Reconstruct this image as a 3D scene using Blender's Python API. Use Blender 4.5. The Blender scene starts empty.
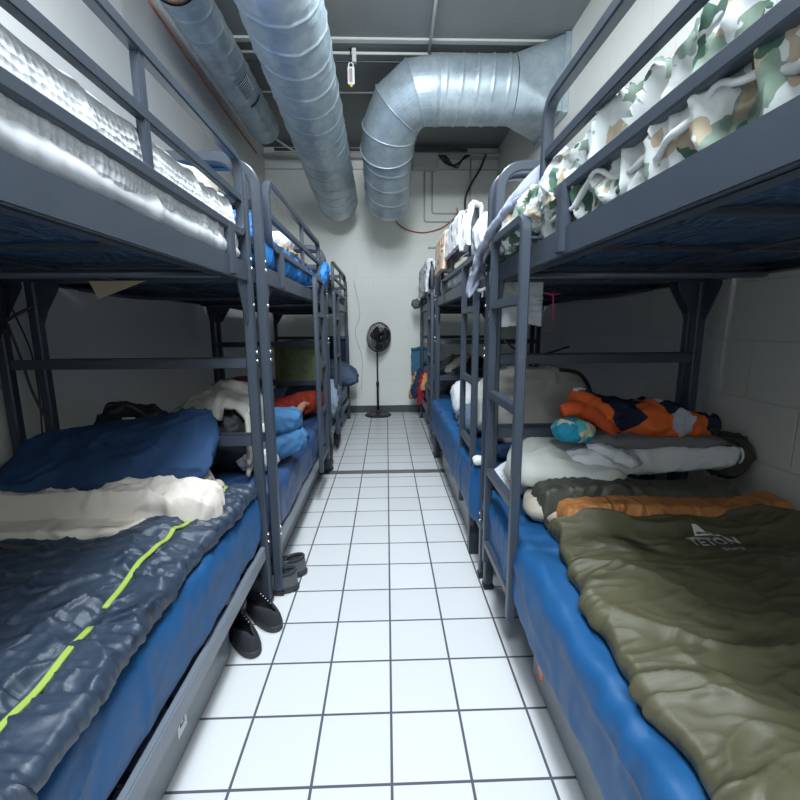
import bpy, bmesh, math, random
from mathutils import Vector, Matrix, noise
from math import sin, cos, pi, radians, sqrt, exp

S = bpy.context.scene
COL = S.collection
# ------------------------------------------------------------------ camera
def cam_matrix(p, y, r):
    Rz = Matrix.Rotation(y, 3, 'Z'); Rx = Matrix.Rotation(p, 3, 'X'); Ry = Matrix.Rotation(r, 3, 'Y')
    R = Rz @ Rx @ Ry
    right, fwd, up = R.col[0], R.col[1], R.col[2]
    M = Matrix((( right.x, up.x, -fwd.x), (right.y, up.y, -fwd.y), (right.z, up.z, -fwd.z)))
    return M.to_4x4()
cd = bpy.data.cameras.new('camera'); cam = bpy.data.objects.new('camera', cd); COL.objects.link(cam)
cd.sensor_width = 36; cd.lens = 428.41 / 800 * 36; cd.clip_start = .02
cam.matrix_world = Matrix.Translation((-.0007, -1.1076, 1.4003)) @ cam_matrix(-.1707, -.03, .0065)
S.camera = cam
# ------------------------------------------------------------------ world, lamps, exposure
w = bpy.data.worlds.new('world'); S.world = w; w.use_nodes = True
w.node_tree.nodes['Background'].inputs[0].default_value = (.75, .85, 1, 1)
w.node_tree.nodes['Background'].inputs[1].default_value = .05
S.view_settings.view_transform = 'Standard'; S.view_settings.look = 'None'
S.view_settings.gamma = 1; S.view_settings.exposure = 0.14
def area(name, loc, sx, sy, power, color=(.86, .94, 1), rot=(0, 0, 0)):
    l = bpy.data.lights.new(name, 'AREA'); l.shape = 'RECTANGLE'; l.size = sx; l.size_y = sy
    l.energy = power; l.color = color
    o = bpy.data.objects.new(name, l); COL.objects.link(o); o.location = loc; o.rotation_euler = rot
    return o
area('ceiling_lamp_front', (0, -.55, 3.62), .35, 1.5, 36)
area('ceiling_lamp_middle', (0, 1.2, 3.62), .35, 1.3, 78, rot=(radians(24), 0, 0))
area('rear_fill_light', (0, -2.1, 3.4), 1.2, .3, 125, rot=(radians(56), 0, 0))  # added fill behind the camera, lifts ducts, back wall and lower bunks; no real fixture

# ------------------------------------------------------------------ materials
MATS = {}
def mat(name, col, rough=.6, metal=0., bump=0., bscale=40., bdetail=4., stretch=(1, 1, 1), var=0., spec=.5, sheen=0., coat=0., bdist=.01, vscale=3.):
    if name in MATS: return MATS[name]
    m = bpy.data.materials.new(name); m.use_nodes = True; nt = m.node_tree; N = nt.nodes; L = nt.links
    b = N['Principled BSDF']
    b.inputs['Base Color'].default_value = (*col, 1); b.inputs['Roughness'].default_value = rough
    b.inputs['Metallic'].default_value = metal; b.inputs['Specular IOR Level'].default_value = spec
    if sheen: b.inputs['Sheen Weight'].default_value = sheen
    if coat: b.inputs['Coat Weight'].default_value = coat
    tc = N.new('ShaderNodeTexCoord'); mp = N.new('ShaderNodeMapping'); mp.inputs['Scale'].default_value = stretch
    L.new(tc.outputs['Object'], mp.inputs['Vector'])
    if bump:
        n = N.new('ShaderNodeTexNoise'); n.inputs['Scale'].default_value = bscale; n.inputs['Detail'].default_value = bdetail
        L.new(mp.outputs[0], n.inputs['Vector'])
        bp = N.new('ShaderNodeBump'); bp.inputs['Strength'].default_value = bump; bp.inputs['Distance'].default_value = bdist
        L.new(n.outputs['Fac'], bp.inputs['Height']); L.new(bp.outputs[0], b.inputs['Normal'])
    if var:
        n = N.new('ShaderNodeTexNoise'); n.inputs['Scale'].default_value = vscale; n.inputs['Detail'].default_value = 5
        L.new(tc.outputs['Object'], n.inputs['Vector'])
        hs = N.new('ShaderNodeMix'); hs.data_type = 'RGBA'
        hs.inputs[6].default_value = (*[c * (1 - var) for c in col], 1); hs.inputs[7].default_value = (*[min(1, c * (1 + var)) for c in col], 1)
        L.new(n.outputs['Fac'], hs.inputs[0]); L.new(hs.outputs[2], b.inputs['Base Color'])
    MATS[name] = m
    return m

def ramp_mat(name, stops, tex='noise', scale=8., rough=.8, bump=.2, bscale=60, constant=True, distort=.6, detail=1.5):
    m = bpy.data.materials.new(name); m.use_nodes = True; nt = m.node_tree; N = nt.nodes; L = nt.links
    b = N['Principled BSDF']; b.inputs['Roughness'].default_value = rough; b.inputs['Specular IOR Level'].default_value = .25
    tc = N.new('ShaderNodeTexCoord')
    if tex == 'noise':
        n = N.new('ShaderNodeTexNoise'); n.inputs['Scale'].default_value = scale; n.inputs['Detail'].default_value = detail
        n.inputs['Distortion'].default_value = distort; out = n.outputs['Fac']
        L.new(tc.outputs['Object'], n.inputs['Vector'])
    else:
        d = N.new('ShaderNodeTexNoise'); d.inputs['Scale'].default_value = scale * .8
        L.new(tc.outputs['Object'], d.inputs['Vector'])
        ad = N.new('ShaderNodeVectorMath'); ad.operation = 'MULTIPLY_ADD'; ad.inputs[1].default_value = (distort,) * 3
        L.new(d.outputs['Color'], ad.inputs[0]); L.new(tc.outputs['Object'], ad.inputs[2])
        n = N.new('ShaderNodeTexVoronoi'); n.inputs['Scale'].default_value = scale
        L.new(ad.outputs[0], n.inputs['Vector'])
        sp = N.new('ShaderNodeSeparateColor'); L.new(n.outputs['Color'], sp.inputs[0]); out = sp.outputs[0]
    r = N.new('ShaderNodeValToRGB'); cr = r.color_ramp
    cr.interpolation = 'CONSTANT' if constant else 'LINEAR'
    while len(cr.elements) < len(stops): cr.elements.new(.5)
    for e, (p, c) in zip(cr.elements, stops): e.position = p; e.color = (*c, 1)
    L.new(out, r.inputs[0]); L.new(r.outputs[0], b.inputs['Base Color'])
    n2 = N.new('ShaderNodeTexNoise'); n2.inputs['Scale'].default_value = bscale
    L.new(tc.outputs['Object'], n2.inputs['Vector'])
    bp = N.new('ShaderNodeBump'); bp.inputs['Strength'].default_value = bump; bp.inputs['Distance'].default_value = .005
    L.new(n2.outputs['Fac'], bp.inputs['Height']); L.new(bp.outputs[0], b.inputs['Normal'])
    return m

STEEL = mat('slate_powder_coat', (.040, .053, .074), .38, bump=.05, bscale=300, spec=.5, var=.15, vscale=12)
STEEL_D = mat('dark_powder_coat', (.03, .036, .048), .45)
CHROME = mat('zinc_bolt', (.7, .7, .72), .25, metal=1)
BLACKP = mat('black_plastic', (.012, .013, .015), .4)
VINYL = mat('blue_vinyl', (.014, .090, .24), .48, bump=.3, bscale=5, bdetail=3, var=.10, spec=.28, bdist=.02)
VINYL_D = mat('navy_vinyl', (.03, .075, .19), .45, bump=.4, bscale=6, bdist=.02, var=.1)
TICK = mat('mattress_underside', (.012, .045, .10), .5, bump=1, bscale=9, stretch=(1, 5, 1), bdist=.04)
NAVYBAG = mat('navy_ripstop', (.030, .047, .078), .45, bump=.4, bscale=14, bdist=.012, bdetail=5, spec=.6)
LIME = mat('lime_zipper', (.34, .46, .08), .7)
OLIVE = mat('olive_shell', (.082, .078, .042), .5, bump=.5, bscale=9, bdist=.012, stretch=(.7, 1.6, 1), spec=.5, var=.1)
OLIVE_D = mat('dark_olive_shell', (.05, .052, .04), .5, bump=.5, bscale=16, bdist=.01)
ORANGEL = mat('burnt_orange_lining', (.42, .17, .05), .55, bump=.5, bscale=14, bdist=.01)
WHITEC = mat('white_cotton', (.64, .66, .68), .85, bump=.35, bscale=14, bdist=.008, spec=.2)
CREAMC = mat('cream_cotton', (.72, .67, .58), .85, bump=.35, bscale=14, bdist=.008, spec=.2)
PINKW = mat('ecru_blanket', (.68, .62, .56), .9, bump=.5, bscale=12, bdist=.01, spec=.2)
GREYP = mat('pale_grey_pillowcase', (.50, .52, .48), .8, bump=.3, bscale=8, bdist=.01, spec=.2)
BEIGE = mat('beige_cloth', (.62, .47, .36), .9, bump=.5, bscale=40, bdist=.006, spec=.2)
TAUPE = mat('taupe_pillowcase', (.42, .37, .31), .7, bump=.3, bscale=14, bdist=.008)
NAVYP = mat('navy_pillowcase', (.022, .055, .13), .8, bump=.35, bscale=9, bdist=.01, spec=.2)
GREYB = mat('mid_grey_fleece', (.17, .17, .18), .95, bump=.4, bscale=60, bdist=.004, spec=.1)
LAV = mat('lavender_grey_quilt', (.34, .37, .47), .8, bump=.5, bscale=14, bdist=.01, spec=.2)
HOODIE = mat('stone_grey_jersey', (.42, .41, .37), .95, bump=.3, bscale=30, bdist=.004, spec=.1)
BPACK = mat('black_nylon', (.018, .022, .028), .55, bump=.6, bscale=16, bdist=.01)
JEANS = mat('light_denim', (.045, .13, .26), .85, bump=.5, bscale=40, bdist=.005, spec=.15, var=.25, vscale=14)
BRBLUE = mat('bright_blue_sheet', (.02, .20, .60), .6, bump=.5, bscale=10, bdist=.012)
TEAL = mat('teal_towel', (.06, .16, .26), .95, bump=.5, bscale=60, bdist=.004, spec=.1)
NTOWEL = mat('navy_towel', (.02, .035, .065), .95, bump=.5, bscale=60, bdist=.004, spec=.1)
GTOWEL = mat('olive_green_towel', (.11, .13, .07), .95, bump=.5, bscale=60, bdist=.004, spec=.1)
SLATEC = mat('slate_blue_cloth', (.09, .13, .20), .9, bump=.5, bscale=16, bdist=.01, spec=.2)
REDC = mat('brick_red_cotton', (.20, .02, .012), .85, bump=.5, bscale=14, bdist=.01, spec=.2)
ORC = mat('vermilion_cotton', (.60, .10, .03), .85, bump=.5, bscale=14, bdist=.01, spec=.2)
REDO = mat('red_orange_cotton', (.24, .026, .012), .85, bump=.5, bscale=14, bdist=.01, spec=.2)
SKIN = mat('brown_skin', (.27, .135, .085), .55, spec=.4)
HAIR = mat('black_hair', (.01, .009, .009), .7, bump=.8, bscale=90, bdist=.006)
GALV = None
RUBBER = mat('shoe_rubber', (.03, .033, .038), .6)
SHOEG = mat('grey_leather', (.085, .092, .105), .5, bump=.3, bscale=40, bdist=.004)
SHOEB = mat('black_canvas', (.02, .023, .03), .8, bump=.3, bscale=80, bdist=.003)
GREYPANEL = mat('grey_laminate', (.20, .225, .25), .35, var=.08)
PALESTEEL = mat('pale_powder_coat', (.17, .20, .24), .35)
WPLAST = mat('white_plastic', (.75, .77, .78), .4)
YELLOW = mat('yellow_plastic', (.75, .6, .05), .4)
CABLE_O = mat('orange_cable', (.35, .10, .04), .6)
CONDUIT = mat('painted_conduit', (.52, .53, .50), .5)
CARD = mat('cardboard', (.55, .45, .30), .9, bump=.4, bscale=30)

def galv():
    m = bpy.data.materials.new('galvanised_sheet'); m.use_nodes = True; nt = m.node_tree; N = nt.nodes; L = nt.links
    b = N['Principled BSDF']; b.inputs['Metallic'].default_value = .55; b.inputs['Roughness'].default_value = .42
    tc = N.new('ShaderNodeTexCoord')
    v = N.new('ShaderNodeTexVoronoi'); v.inputs['Scale'].default_value = 26; L.new(tc.outputs['Object'], v.inputs['Vector'])
    n = N.new('ShaderNodeTexNoise'); n.inputs['Scale'].default_value = 4; n.inputs['Detail'].default_value = 6; L.new(tc.outputs['Object'], n.inputs['Vector'])
    sp = N.new('ShaderNodeSeparateColor'); L.new(v.outputs['Color'], sp.inputs[0])
    a = N.new('ShaderNodeMath'); a.operation = 'MULTIPLY_ADD'; a.inputs[1].default_value = .14; L.new(sp.outputs[0], a.inputs[0]); L.new(n.outputs['Fac'], a.inputs[2])
    r = N.new('ShaderNodeValToRGB'); r.color_ramp.elements[0].position = .35; r.color_ramp.elements[0].color = (.30, .37, .42, 1)
    r.color_ramp.elements[1].position = .85; r.color_ramp.elements[1].color = (.52, .60, .64, 1)
    L.new(a.outputs[0], r.inputs[0]); L.new(r.outputs[0], b.inputs['Base Color'])
    bp = N.new('ShaderNodeBump'); bp.inputs['Strength'].default_value = .25; bp.inputs['Distance'].default_value = .01
    L.new(n.outputs['Fac'], bp.inputs['Height']); L.new(bp.outputs[0], b.inputs['Normal'])
    return m
GALV = galv()
CAMO = ramp_mat('leaf_camouflage_cotton', [(0, (.62, .66, .66)), (.42, (.62, .66, .66)), (.5, (.30, .38, .33)), (.64, (.44, .37, .27)), (.76, (.07, .14, .10)), (.88, (.22, .30, .24))],
                tex='voronoi', scale=22, distort=.09, bump=.5, bscale=18)
GEO = ramp_mat('orange_navy_print', [(0, (.68, .13, .03)), (.38, (.68, .13, .03)), (.45, (.012, .017, .04)), (.82, (.40, .43, .50))], tex='voronoi', scale=8.5, distort=.12, bump=.4, bscale=20)
TEALP = ramp_mat('turquoise_cream_print', [(0, (.02, .26, .40)), (.6, (.02, .26, .40)), (.72, (.55, .55, .40)), (.9, (.10, .45, .5))], tex='voronoi', scale=16, distort=.12)
KNIT = mat('white_waffle_blanket', (.60, .62, .65), .9, bump=.0)
def waffle(m):
    nt = m.node_tree; N = nt.nodes; L = nt.links; b = N['Principled BSDF']
    tc = N.new('ShaderNodeTexCoord'); v = N.new('ShaderNodeTexVoronoi'); v.inputs['Scale'].default_value = 48; v.inputs['Randomness'].default_value = .35
    L.new(tc.outputs['Object'], v.inputs['Vector'])
    bp = N.new('ShaderNodeBump'); bp.inputs['Strength'].default_value = 1; bp.inputs['Distance'].default_value = .010
    L.new(v.outputs['Distance'], bp.inputs['Height']); L.new(bp.outputs[0], b.inputs['Normal'])
waffle(KNIT)


def folds(m, scale, dist, stretch=(1, 1, 1), strength=1., detail=3., rough=.62):
    """crumple bump: ridged noise chained before the weave bump"""
    nt = m.node_tree; N = nt.nodes; L = nt.links; b = N['Principled BSDF']
    tc = N.new('ShaderNodeTexCoord'); mp = N.new('ShaderNodeMapping'); mp.inputs['Scale'].default_value = stretch
    L.new(tc.outputs['Object'], mp.inputs['Vector'])
    n = N.new('ShaderNodeTexNoise'); n.noise_type = 'RIDGED_MULTIFRACTAL'; n.normalize = True
    n.inputs['Scale'].default_value = scale; n.inputs['Detail'].default_value = detail; n.inputs['Roughness'].default_value = rough; n.inputs['Distortion'].default_value = 1.2
    L.new(mp.outputs[0], n.inputs['Vector'])
    bp = N.new('ShaderNodeBump'); bp.inputs['Strength'].default_value = strength; bp.inputs['Distance'].default_value = dist
    L.new(n.outputs['Fac'], bp.inputs['Height'])
    if b.inputs['Normal'].is_linked: L.new(b.inputs['Normal'].links[0].from_socket, bp.inputs['Normal'])
    L.new(bp.outputs[0], b.inputs['Normal'])
folds(NAVYBAG, 6, .05, (1, 1.5, 1), detail=5); folds(OLIVE, 3.5, .07, (.7, 1.6, 1), detail=5); folds(OLIVE_D, 8, .05, detail=4); folds(ORANGEL, 6, .05, (2, 1, 1))
for m_ in (WHITEC, CREAMC, PINKW, LAV, BRBLUE, CAMO, GEO, REDC, REDO, ORC, HOODIE, SLATEC, TAUPE): folds(m_, 5, .05, detail=4)
for m_ in (GREYP, NAVYP): folds(m_, 2.6, .06, detail=4)
for m_ in (JEANS, BPACK, TEALP, BEIGE): folds(m_, 8, .035, detail=4)
folds(VINYL, 2.4, .055, (1, 1.6, .8), detail=4, rough=.55); folds(VINYL_D, 3, .03)
folds(TICK, 5, .07, (3.5, 1.2, 1)); folds(KNIT, 3, .03)

# ------------------------------------------------------------------ object helpers
def tagset(o, label, cat, group=None):
    o['label'] = label; o['category'] = cat
    if group: o['group'] = group
    return o
def thing(name, loc, label, cat, group=None):
    o = bpy.data.objects.new(name, None); COL.objects.link(o); o.location = loc; o.empty_display_size = .05
    return tagset(o, label, cat, group)
def world_loc(o):
    p = Vector((0, 0, 0))
    while o: p += o.location; o = o.parent
    return p
class MB:
    """collects shapes in world coordinates"""
    def __init__(s): s.v = []; s.f = []; s.sm = []
    def add(s, vs, fs, smooth=True):
        k = len(s.v); s.v += [Vector(v) for v in vs]; s.f += [[i + k for i in f] for f in fs]; s.sm += [smooth] * len(fs); return s
    def box(s, a, b, bev=.003):
        x0, y0, z0 = [min(p, q) for p, q in zip(a, b)]; x1, y1, z1 = [max(p, q) for p, q in zip(a, b)]
        bm = bmesh.new(); bmesh.ops.create_cube(bm, size=1)
        for v in bm.verts: v.co = Vector(((x0 + x1) / 2 + v.co.x * (x1 - x0), (y0 + y1) / 2 + v.co.y * (y1 - y0), (z0 + z1) / 2 + v.co.z * (z1 - z0)))
        bev = min(bev, (x1 - x0) * .3, (y1 - y0) * .3, (z1 - z0) * .3)
        if bev > .0004: bmesh.ops.bevel(bm, geom=bm.edges[:], offset=bev, segments=2, affect='EDGES')
        bm.verts.index_update(); s.add([v.co.copy() for v in bm.verts], [[v.index for v in f.verts] for f in bm.faces], False); bm.free(); return s
    def sweep(s, path, prof, up=Vector((0, 1, 0)), cap=True, closed=False, rfn=None):
        path = [Vector(p) for p in path]; n = len(path); m = len(prof)
        vs = []; side = None
        for i, p in enumerate(path):
            if closed: t = (path[(i + 1) % n] - path[i - 1]).normalized()
            else: t = (path[min(i + 1, n - 1)] - path[max(i - 1, 0)]).normalized()
            if side is None:
                u = up if abs(t.dot(up)) < .95 else Vector((1, 0, 0))
                side = t.cross(u).normalized()
            side = (side - t * side.dot(t)).normalized()
            u2 = side.cross(t).normalized()
            k = 1 if rfn is None else rfn(i / max(1, n - 1))
            # mitre scale
            for a, b in prof: vs.append(p + side * a * k + u2 * b * k)
        fs = []
        for i in range(n if closed else n - 1):
            for j in range(m):
                fs.append([i * m + j, i * m + (j + 1) % m, ((i + 1) % n) * m + (j + 1) % m, ((i + 1) % n) * m + j])
        if cap and not closed:
            fs.append(list(range(m))); fs.append([(n - 1) * m + j for j in range(m)][::-1])
        return s.add(vs, fs, True)
    def tube(s, path, r, n=12, **k):
        return s.sweep(path, [(r * cos(2 * pi * j / n), r * sin(2 * pi * j / n)) for j in range(n)], **k)
    def sq(s, path, w, h=None, **k):
        h = h or w; q = []
        ch = min(w, h) * .13
        for sx, sz in ((1, 1), (-1, 1), (-1, -1), (1, -1)):
            a_, b_ = (sx * w / 2, sz * (h / 2 - ch)), (sx * (w / 2 - ch), sz * h / 2)
            q += [a_, b_] if sx * sz > 0 else [b_, a_]
        return s.sweep(path, q, **k)
    def lathe(s, c, prof, n=32, axis='Z'):
        vs = []; fs = []
        for r, z in prof:
            for j in range(n):
                a = 2 * pi * j / n; p = (r * cos(a), r * sin(a), z)
                if axis == 'Y': p = (p[0], p[2], p[1])
                if axis == 'X': p = (p[2], p[0], p[1])
                vs.append(Vector(c) + Vector(p))
        for i in range(len(prof) - 1):
            for j in range(n): fs.append([i * n + j, i * n + (j + 1) % n, (i + 1) * n + (j + 1) % n, (i + 1) * n + j])
        fs.append(list(range(n))); fs.append([(len(prof) - 1) * n + j for j in range(n)])
        return s.add(vs, fs)
    def poly(s, pts, d, bev=0):
        """prism from polygon pts (3d, planar) extruded by vector d"""
        n = len(pts); d = Vector(d); vs = [Vector(p) for p in pts] + [Vector(p) + d for p in pts]
        fs = [list(range(n))[::-1], list(range(n, 2 * n))] + [[i, (i + 1) % n, n + (i + 1) % n, n + i] for i in range(n)]
        return s.add(vs, fs, False)
    def build(s, name, m, parent=None, origin=None, kind=None):
        me = bpy.data.meshes.new(name); off = world_loc(parent) if parent else Vector((0, 0, 0))
        if origin is None:
            if parent: origin = off
            else:
                xs = [v.x for v in s.v]; ys = [v.y for v in s.v]; zs = [v.z for v in s.v]
                origin = Vector(((min(xs) + max(xs)) / 2, (min(ys) + max(ys)) / 2, min(zs)))
        origin = Vector(origin)
        me.from_pydata([v - origin for v in s.v], [], s.f); me.materials.append(m)
        me.polygons.foreach_set('use_smooth', s.sm)
        bm = bmesh.new(); bm.from_mesh(me); bmesh.ops.recalc_face_normals(bm, faces=bm.faces); bm.to_mesh(me); bm.free()
        if m in (STEEL, STEEL_D, PALESTEEL): me.set_sharp_from_angle(angle=radians(36))
        me.update()
        o = bpy.data.objects.new(name, me); COL.objects.link(o); o.location = origin - off
        if parent: o.parent = parent
        if kind: o['kind'] = kind
        return o

def arc(c, r, a0, a1, ax, ay, n=6):
    ax = Vector(ax); ay = Vector(ay); c = Vector(c)
    return [c + ax * r * cos(a0 + (a1 - a0) * i / n) + ay * r * sin(a0 + (a1 - a0) * i / n) for i in range(n + 1)]
def rounded_path(pts, r, n=5, closed=False):
    pts = [Vector(p) for p in pts]; out = []
    N_ = len(pts)
    for i, p in enumerate(pts):
        if not closed and i in (0, N_ - 1): out.append(p); continue
        a = (pts[i - 1] - p); b = (pts[(i + 1) % N_] - p)
        k = min(r, a.length * .49, b.length * .49); a = a.normalized() * k; b = b.normalized() * k
        for j in range(n + 1):
            t = j / n; out.append(p + a * (1 - t) ** 2 + b * t ** 2)
    return out

def nz(x, y, z=0.): return noise.noise(Vector((x, y, z)))
def fbm(x, y, z, o=3):
    s = 0; a = 1
    for i in range(o): s += a * noise.noise(Vector((x, y, z))); x *= 2.1; y *= 2.1; z *= 2.1; a *= .5
    return s
def ridge(x, y, z=0):
    """soft cloth folds: sharp crests, warped"""
    wx = x + .5 * nz(x * .7 + 9, y * .7, z); wy = y + .5 * nz(x * .7, y * .7 + 5, z)
    a = 1 - abs(nz(wx, wy, z)) * 2.2; b = 1 - abs(nz(wx * 2.1 + 3, wy * 2.1, z + 2)) * 2.2
    c = 1 - abs(nz(wx * 4.3 + 7, wy * 4.3, z + 5)) * 2.4
    return (a ** 3 if a > 0 else 0) * .8 + (b ** 3 if b > 0 else 0) * .4 + (c ** 2 if c > 0 else 0) * .14 - .35

def pillow(mb, c, size, rot=(0, 0, 0), e=(.9, .45), amp=.012, sc=7., seed=0, nu=72, nv=36, st=(1, 1, 1), flat=.0, bend=0., lump=.0):
    """wrinkled superellipsoid. size = full lengths"""
    M = Matrix.Rotation(rot[2], 3, 'Z') @ Matrix.Rotation(rot[1], 3, 'Y') @ Matrix.Rotation(rot[0], 3, 'X')
    c = Vector(c); vs = []; fs = []
    def sp(v, e): return math.copysign(abs(v) ** e, v)
    for i in range(nv + 1):
        v = -pi / 2 + pi * i / nv
        for j in range(nu):
            u = 2 * pi * j / nu
            d = Vector((sp(cos(v), e[0]) * sp(cos(u), e[1]), sp(cos(v), e[0]) * sp(sin(u), e[1]), sp(sin(v), e[0])))
            p = Vector((d.x * size[0] / 2, d.y * size[1] / 2, d.z * size[2] / 2))
            if p.z < 0: p.z *= (1 - flat)
            p.z += bend * (d.x ** 2)
            nn = Vector((cos(v) * cos(u) / size[0], cos(v) * sin(u) / size[1], sin(v) / size[2])).normalized()
            q = p * sc
            r = ridge(q.x * st[0] + seed * 3.1, q.y * st[1], q.z * st[2] + seed)
            k = amp * r + lump * fbm(p.x * 4 + seed, p.y * 4, p.z * 4 + seed, 2)
            vs.append(c + M @ (p + nn * k))
    for i in range(nv):
        for j in range(nu): fs.append([i * nu + j, i * nu + (j + 1) % nu, (i + 1) * nu + (j + 1) % nu, (i + 1) * nu + j])
    return mb.add(vs, fs)

def loft_y(mb, secfn, y0, y1, ny, npts, disp=None, closed=True, yfn=None, caps=True):
    """secfn(y)-> list of (x,z); resampled to npts; displaced along the section normal; yfn(x,z,y)->y"""
    rows = []
    for i in range(ny + 1):
        y = y0 + (y1 - y0) * i / ny
        P = [Vector((a, b)) for a, b in secfn(y)]
        if closed: P = P + [P[0]]
        Ls = [0]
        for a, b in zip(P, P[1:]): Ls.append(Ls[-1] + (b - a).length)
        tot = Ls[-1]; out = []; k = 0; m = npts if closed else npts - 1
        for j in range(npts):
            t = tot * j / m
            while k < len(Ls) - 2 and Ls[k + 1] < t: k += 1
            f = (t - Ls[k]) / max(1e-9, Ls[k + 1] - Ls[k]); out.append(P[k].lerp(P[k + 1], f))
        rows.append((y, out))
    vs = []
    for y, out in rows:
        n = len(out)
        area2 = sum(out[j].x * out[(j + 1) % n].y - out[(j + 1) % n].x * out[j].y for j in range(n))
        sg = 1 if area2 > 0 else -1
        for j, p in enumerate(out):
            a = out[(j - 1) % n] if (closed or j) else p; b = out[(j + 1) % n] if (closed or j < n - 1) else p
            t = (b - a).normalized(); nn = Vector((t.y, -t.x)) * sg
            yy = yfn(p.x, p.y, y) if yfn else y
            d = disp(p.x, yy, p.y, j / n) if disp else 0
            vs.append(Vector((p.x + nn.x * d, yy, p.y + nn.y * d)))
    n = npts; fs = []
    for i in range(ny):
        for j in range(n if closed else n - 1):
            fs.append([i * n + j, i * n + (j + 1) % n, (i + 1) * n + (j + 1) % n, (i + 1) * n + j])
    if caps and closed: fs.append(list(range(n))); fs.append([ny * n + j for j in range(n)])
    return mb.add(vs, fs)

def rrect(x0, x1, z0, z1, r, n=5):
    out = []
    for cx, cz, a in ((x1 - r, z0 + r, -pi / 2), (x1 - r, z1 - r, 0), (x0 + r, z1 - r, pi / 2), (x0 + r, z0 + r, pi)):
        for i in range(n + 1): out.append((cx + r * cos(a + pi / 2 * i / n), cz + r * sin(a + pi / 2 * i / n)))
    return out

def sheet(mb, fn, nu, nv, th=.004, closed=False):
    """thick sheet from fn(u,v)->Vector, u,v in 0..1"""
    P = [[Vector(fn(i / nu, j / nv)) for j in range(nv + 1)] for i in range(nu + 1)]
    top = []; bot = []
    for i in range(nu + 1):
        for j in range(nv + 1):
            a = P[min(i + 1, nu)][j] - P[max(i - 1, 0)][j]; b = P[i][min(j + 1, nv)] - P[i][max(j - 1, 0)]
            n = a.cross(b); n = n.normalized() if n.length > 1e-9 else Vector((0, 0, 1))
            top.append(P[i][j] + n * th / 2); bot.append(P[i][j] - n * th / 2)
    k = len(top); fs = []; W = nv + 1
    for i in range(nu):
        for j in range(nv):
            a = i * W + j; fs.append([a, a + 1, a + W + 1, a + W]); fs.append([k + a, k + a + W, k + a + W + 1, k + a + 1])
    edge = [i * W for i in range(nu + 1)] + [nu * W + j for j in range(1, nv + 1)] + [i * W + nv for i in range(nu - 1, -1, -1)] + [j for j in range(nv - 1, 0, -1)]
    for a, b in zip(edge, edge[1:] + edge[:1]): fs.append([a, b, k + b, k + a])
    return mb.add(top + bot, fs)

def polyline(pts):
    """arc-length interpolator"""
    P = [Vector(p) for p in pts]; L = [0]
    for a, b in zip(P, P[1:]): L.append(L[-1] + (b - a).length)
    def f(t):
        d = max(0, min(1, t)) * L[-1]
        for k in range(len(P) - 1):
            if d <= L[k + 1] or k == len(P) - 2: return P[k].lerp(P[k + 1], (d - L[k]) / max(1e-9, L[k + 1] - L[k]))
    return f
def smoothpath(pts, n=40):
    """catmull-rom through pts"""
    P = [Vector(p) for p in pts]; P = [P[0] * 2 - P[1]] + P + [P[-1] * 2 - P[-2]]; out = []
    seg = len(P) - 3; k = max(2, n // seg)
    for i in range(seg):
        a, b, c, d = P[i:i + 4]
        for j in range(k):
            t = j / k
            out.append(.5 * ((2 * b) + (c - a) * t + (2 * a - 5 * b + 4 * c - d) * t * t + (3 * b - a - 3 * c + d) * t ** 3))
    out.append(P[-2]); return out

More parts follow.
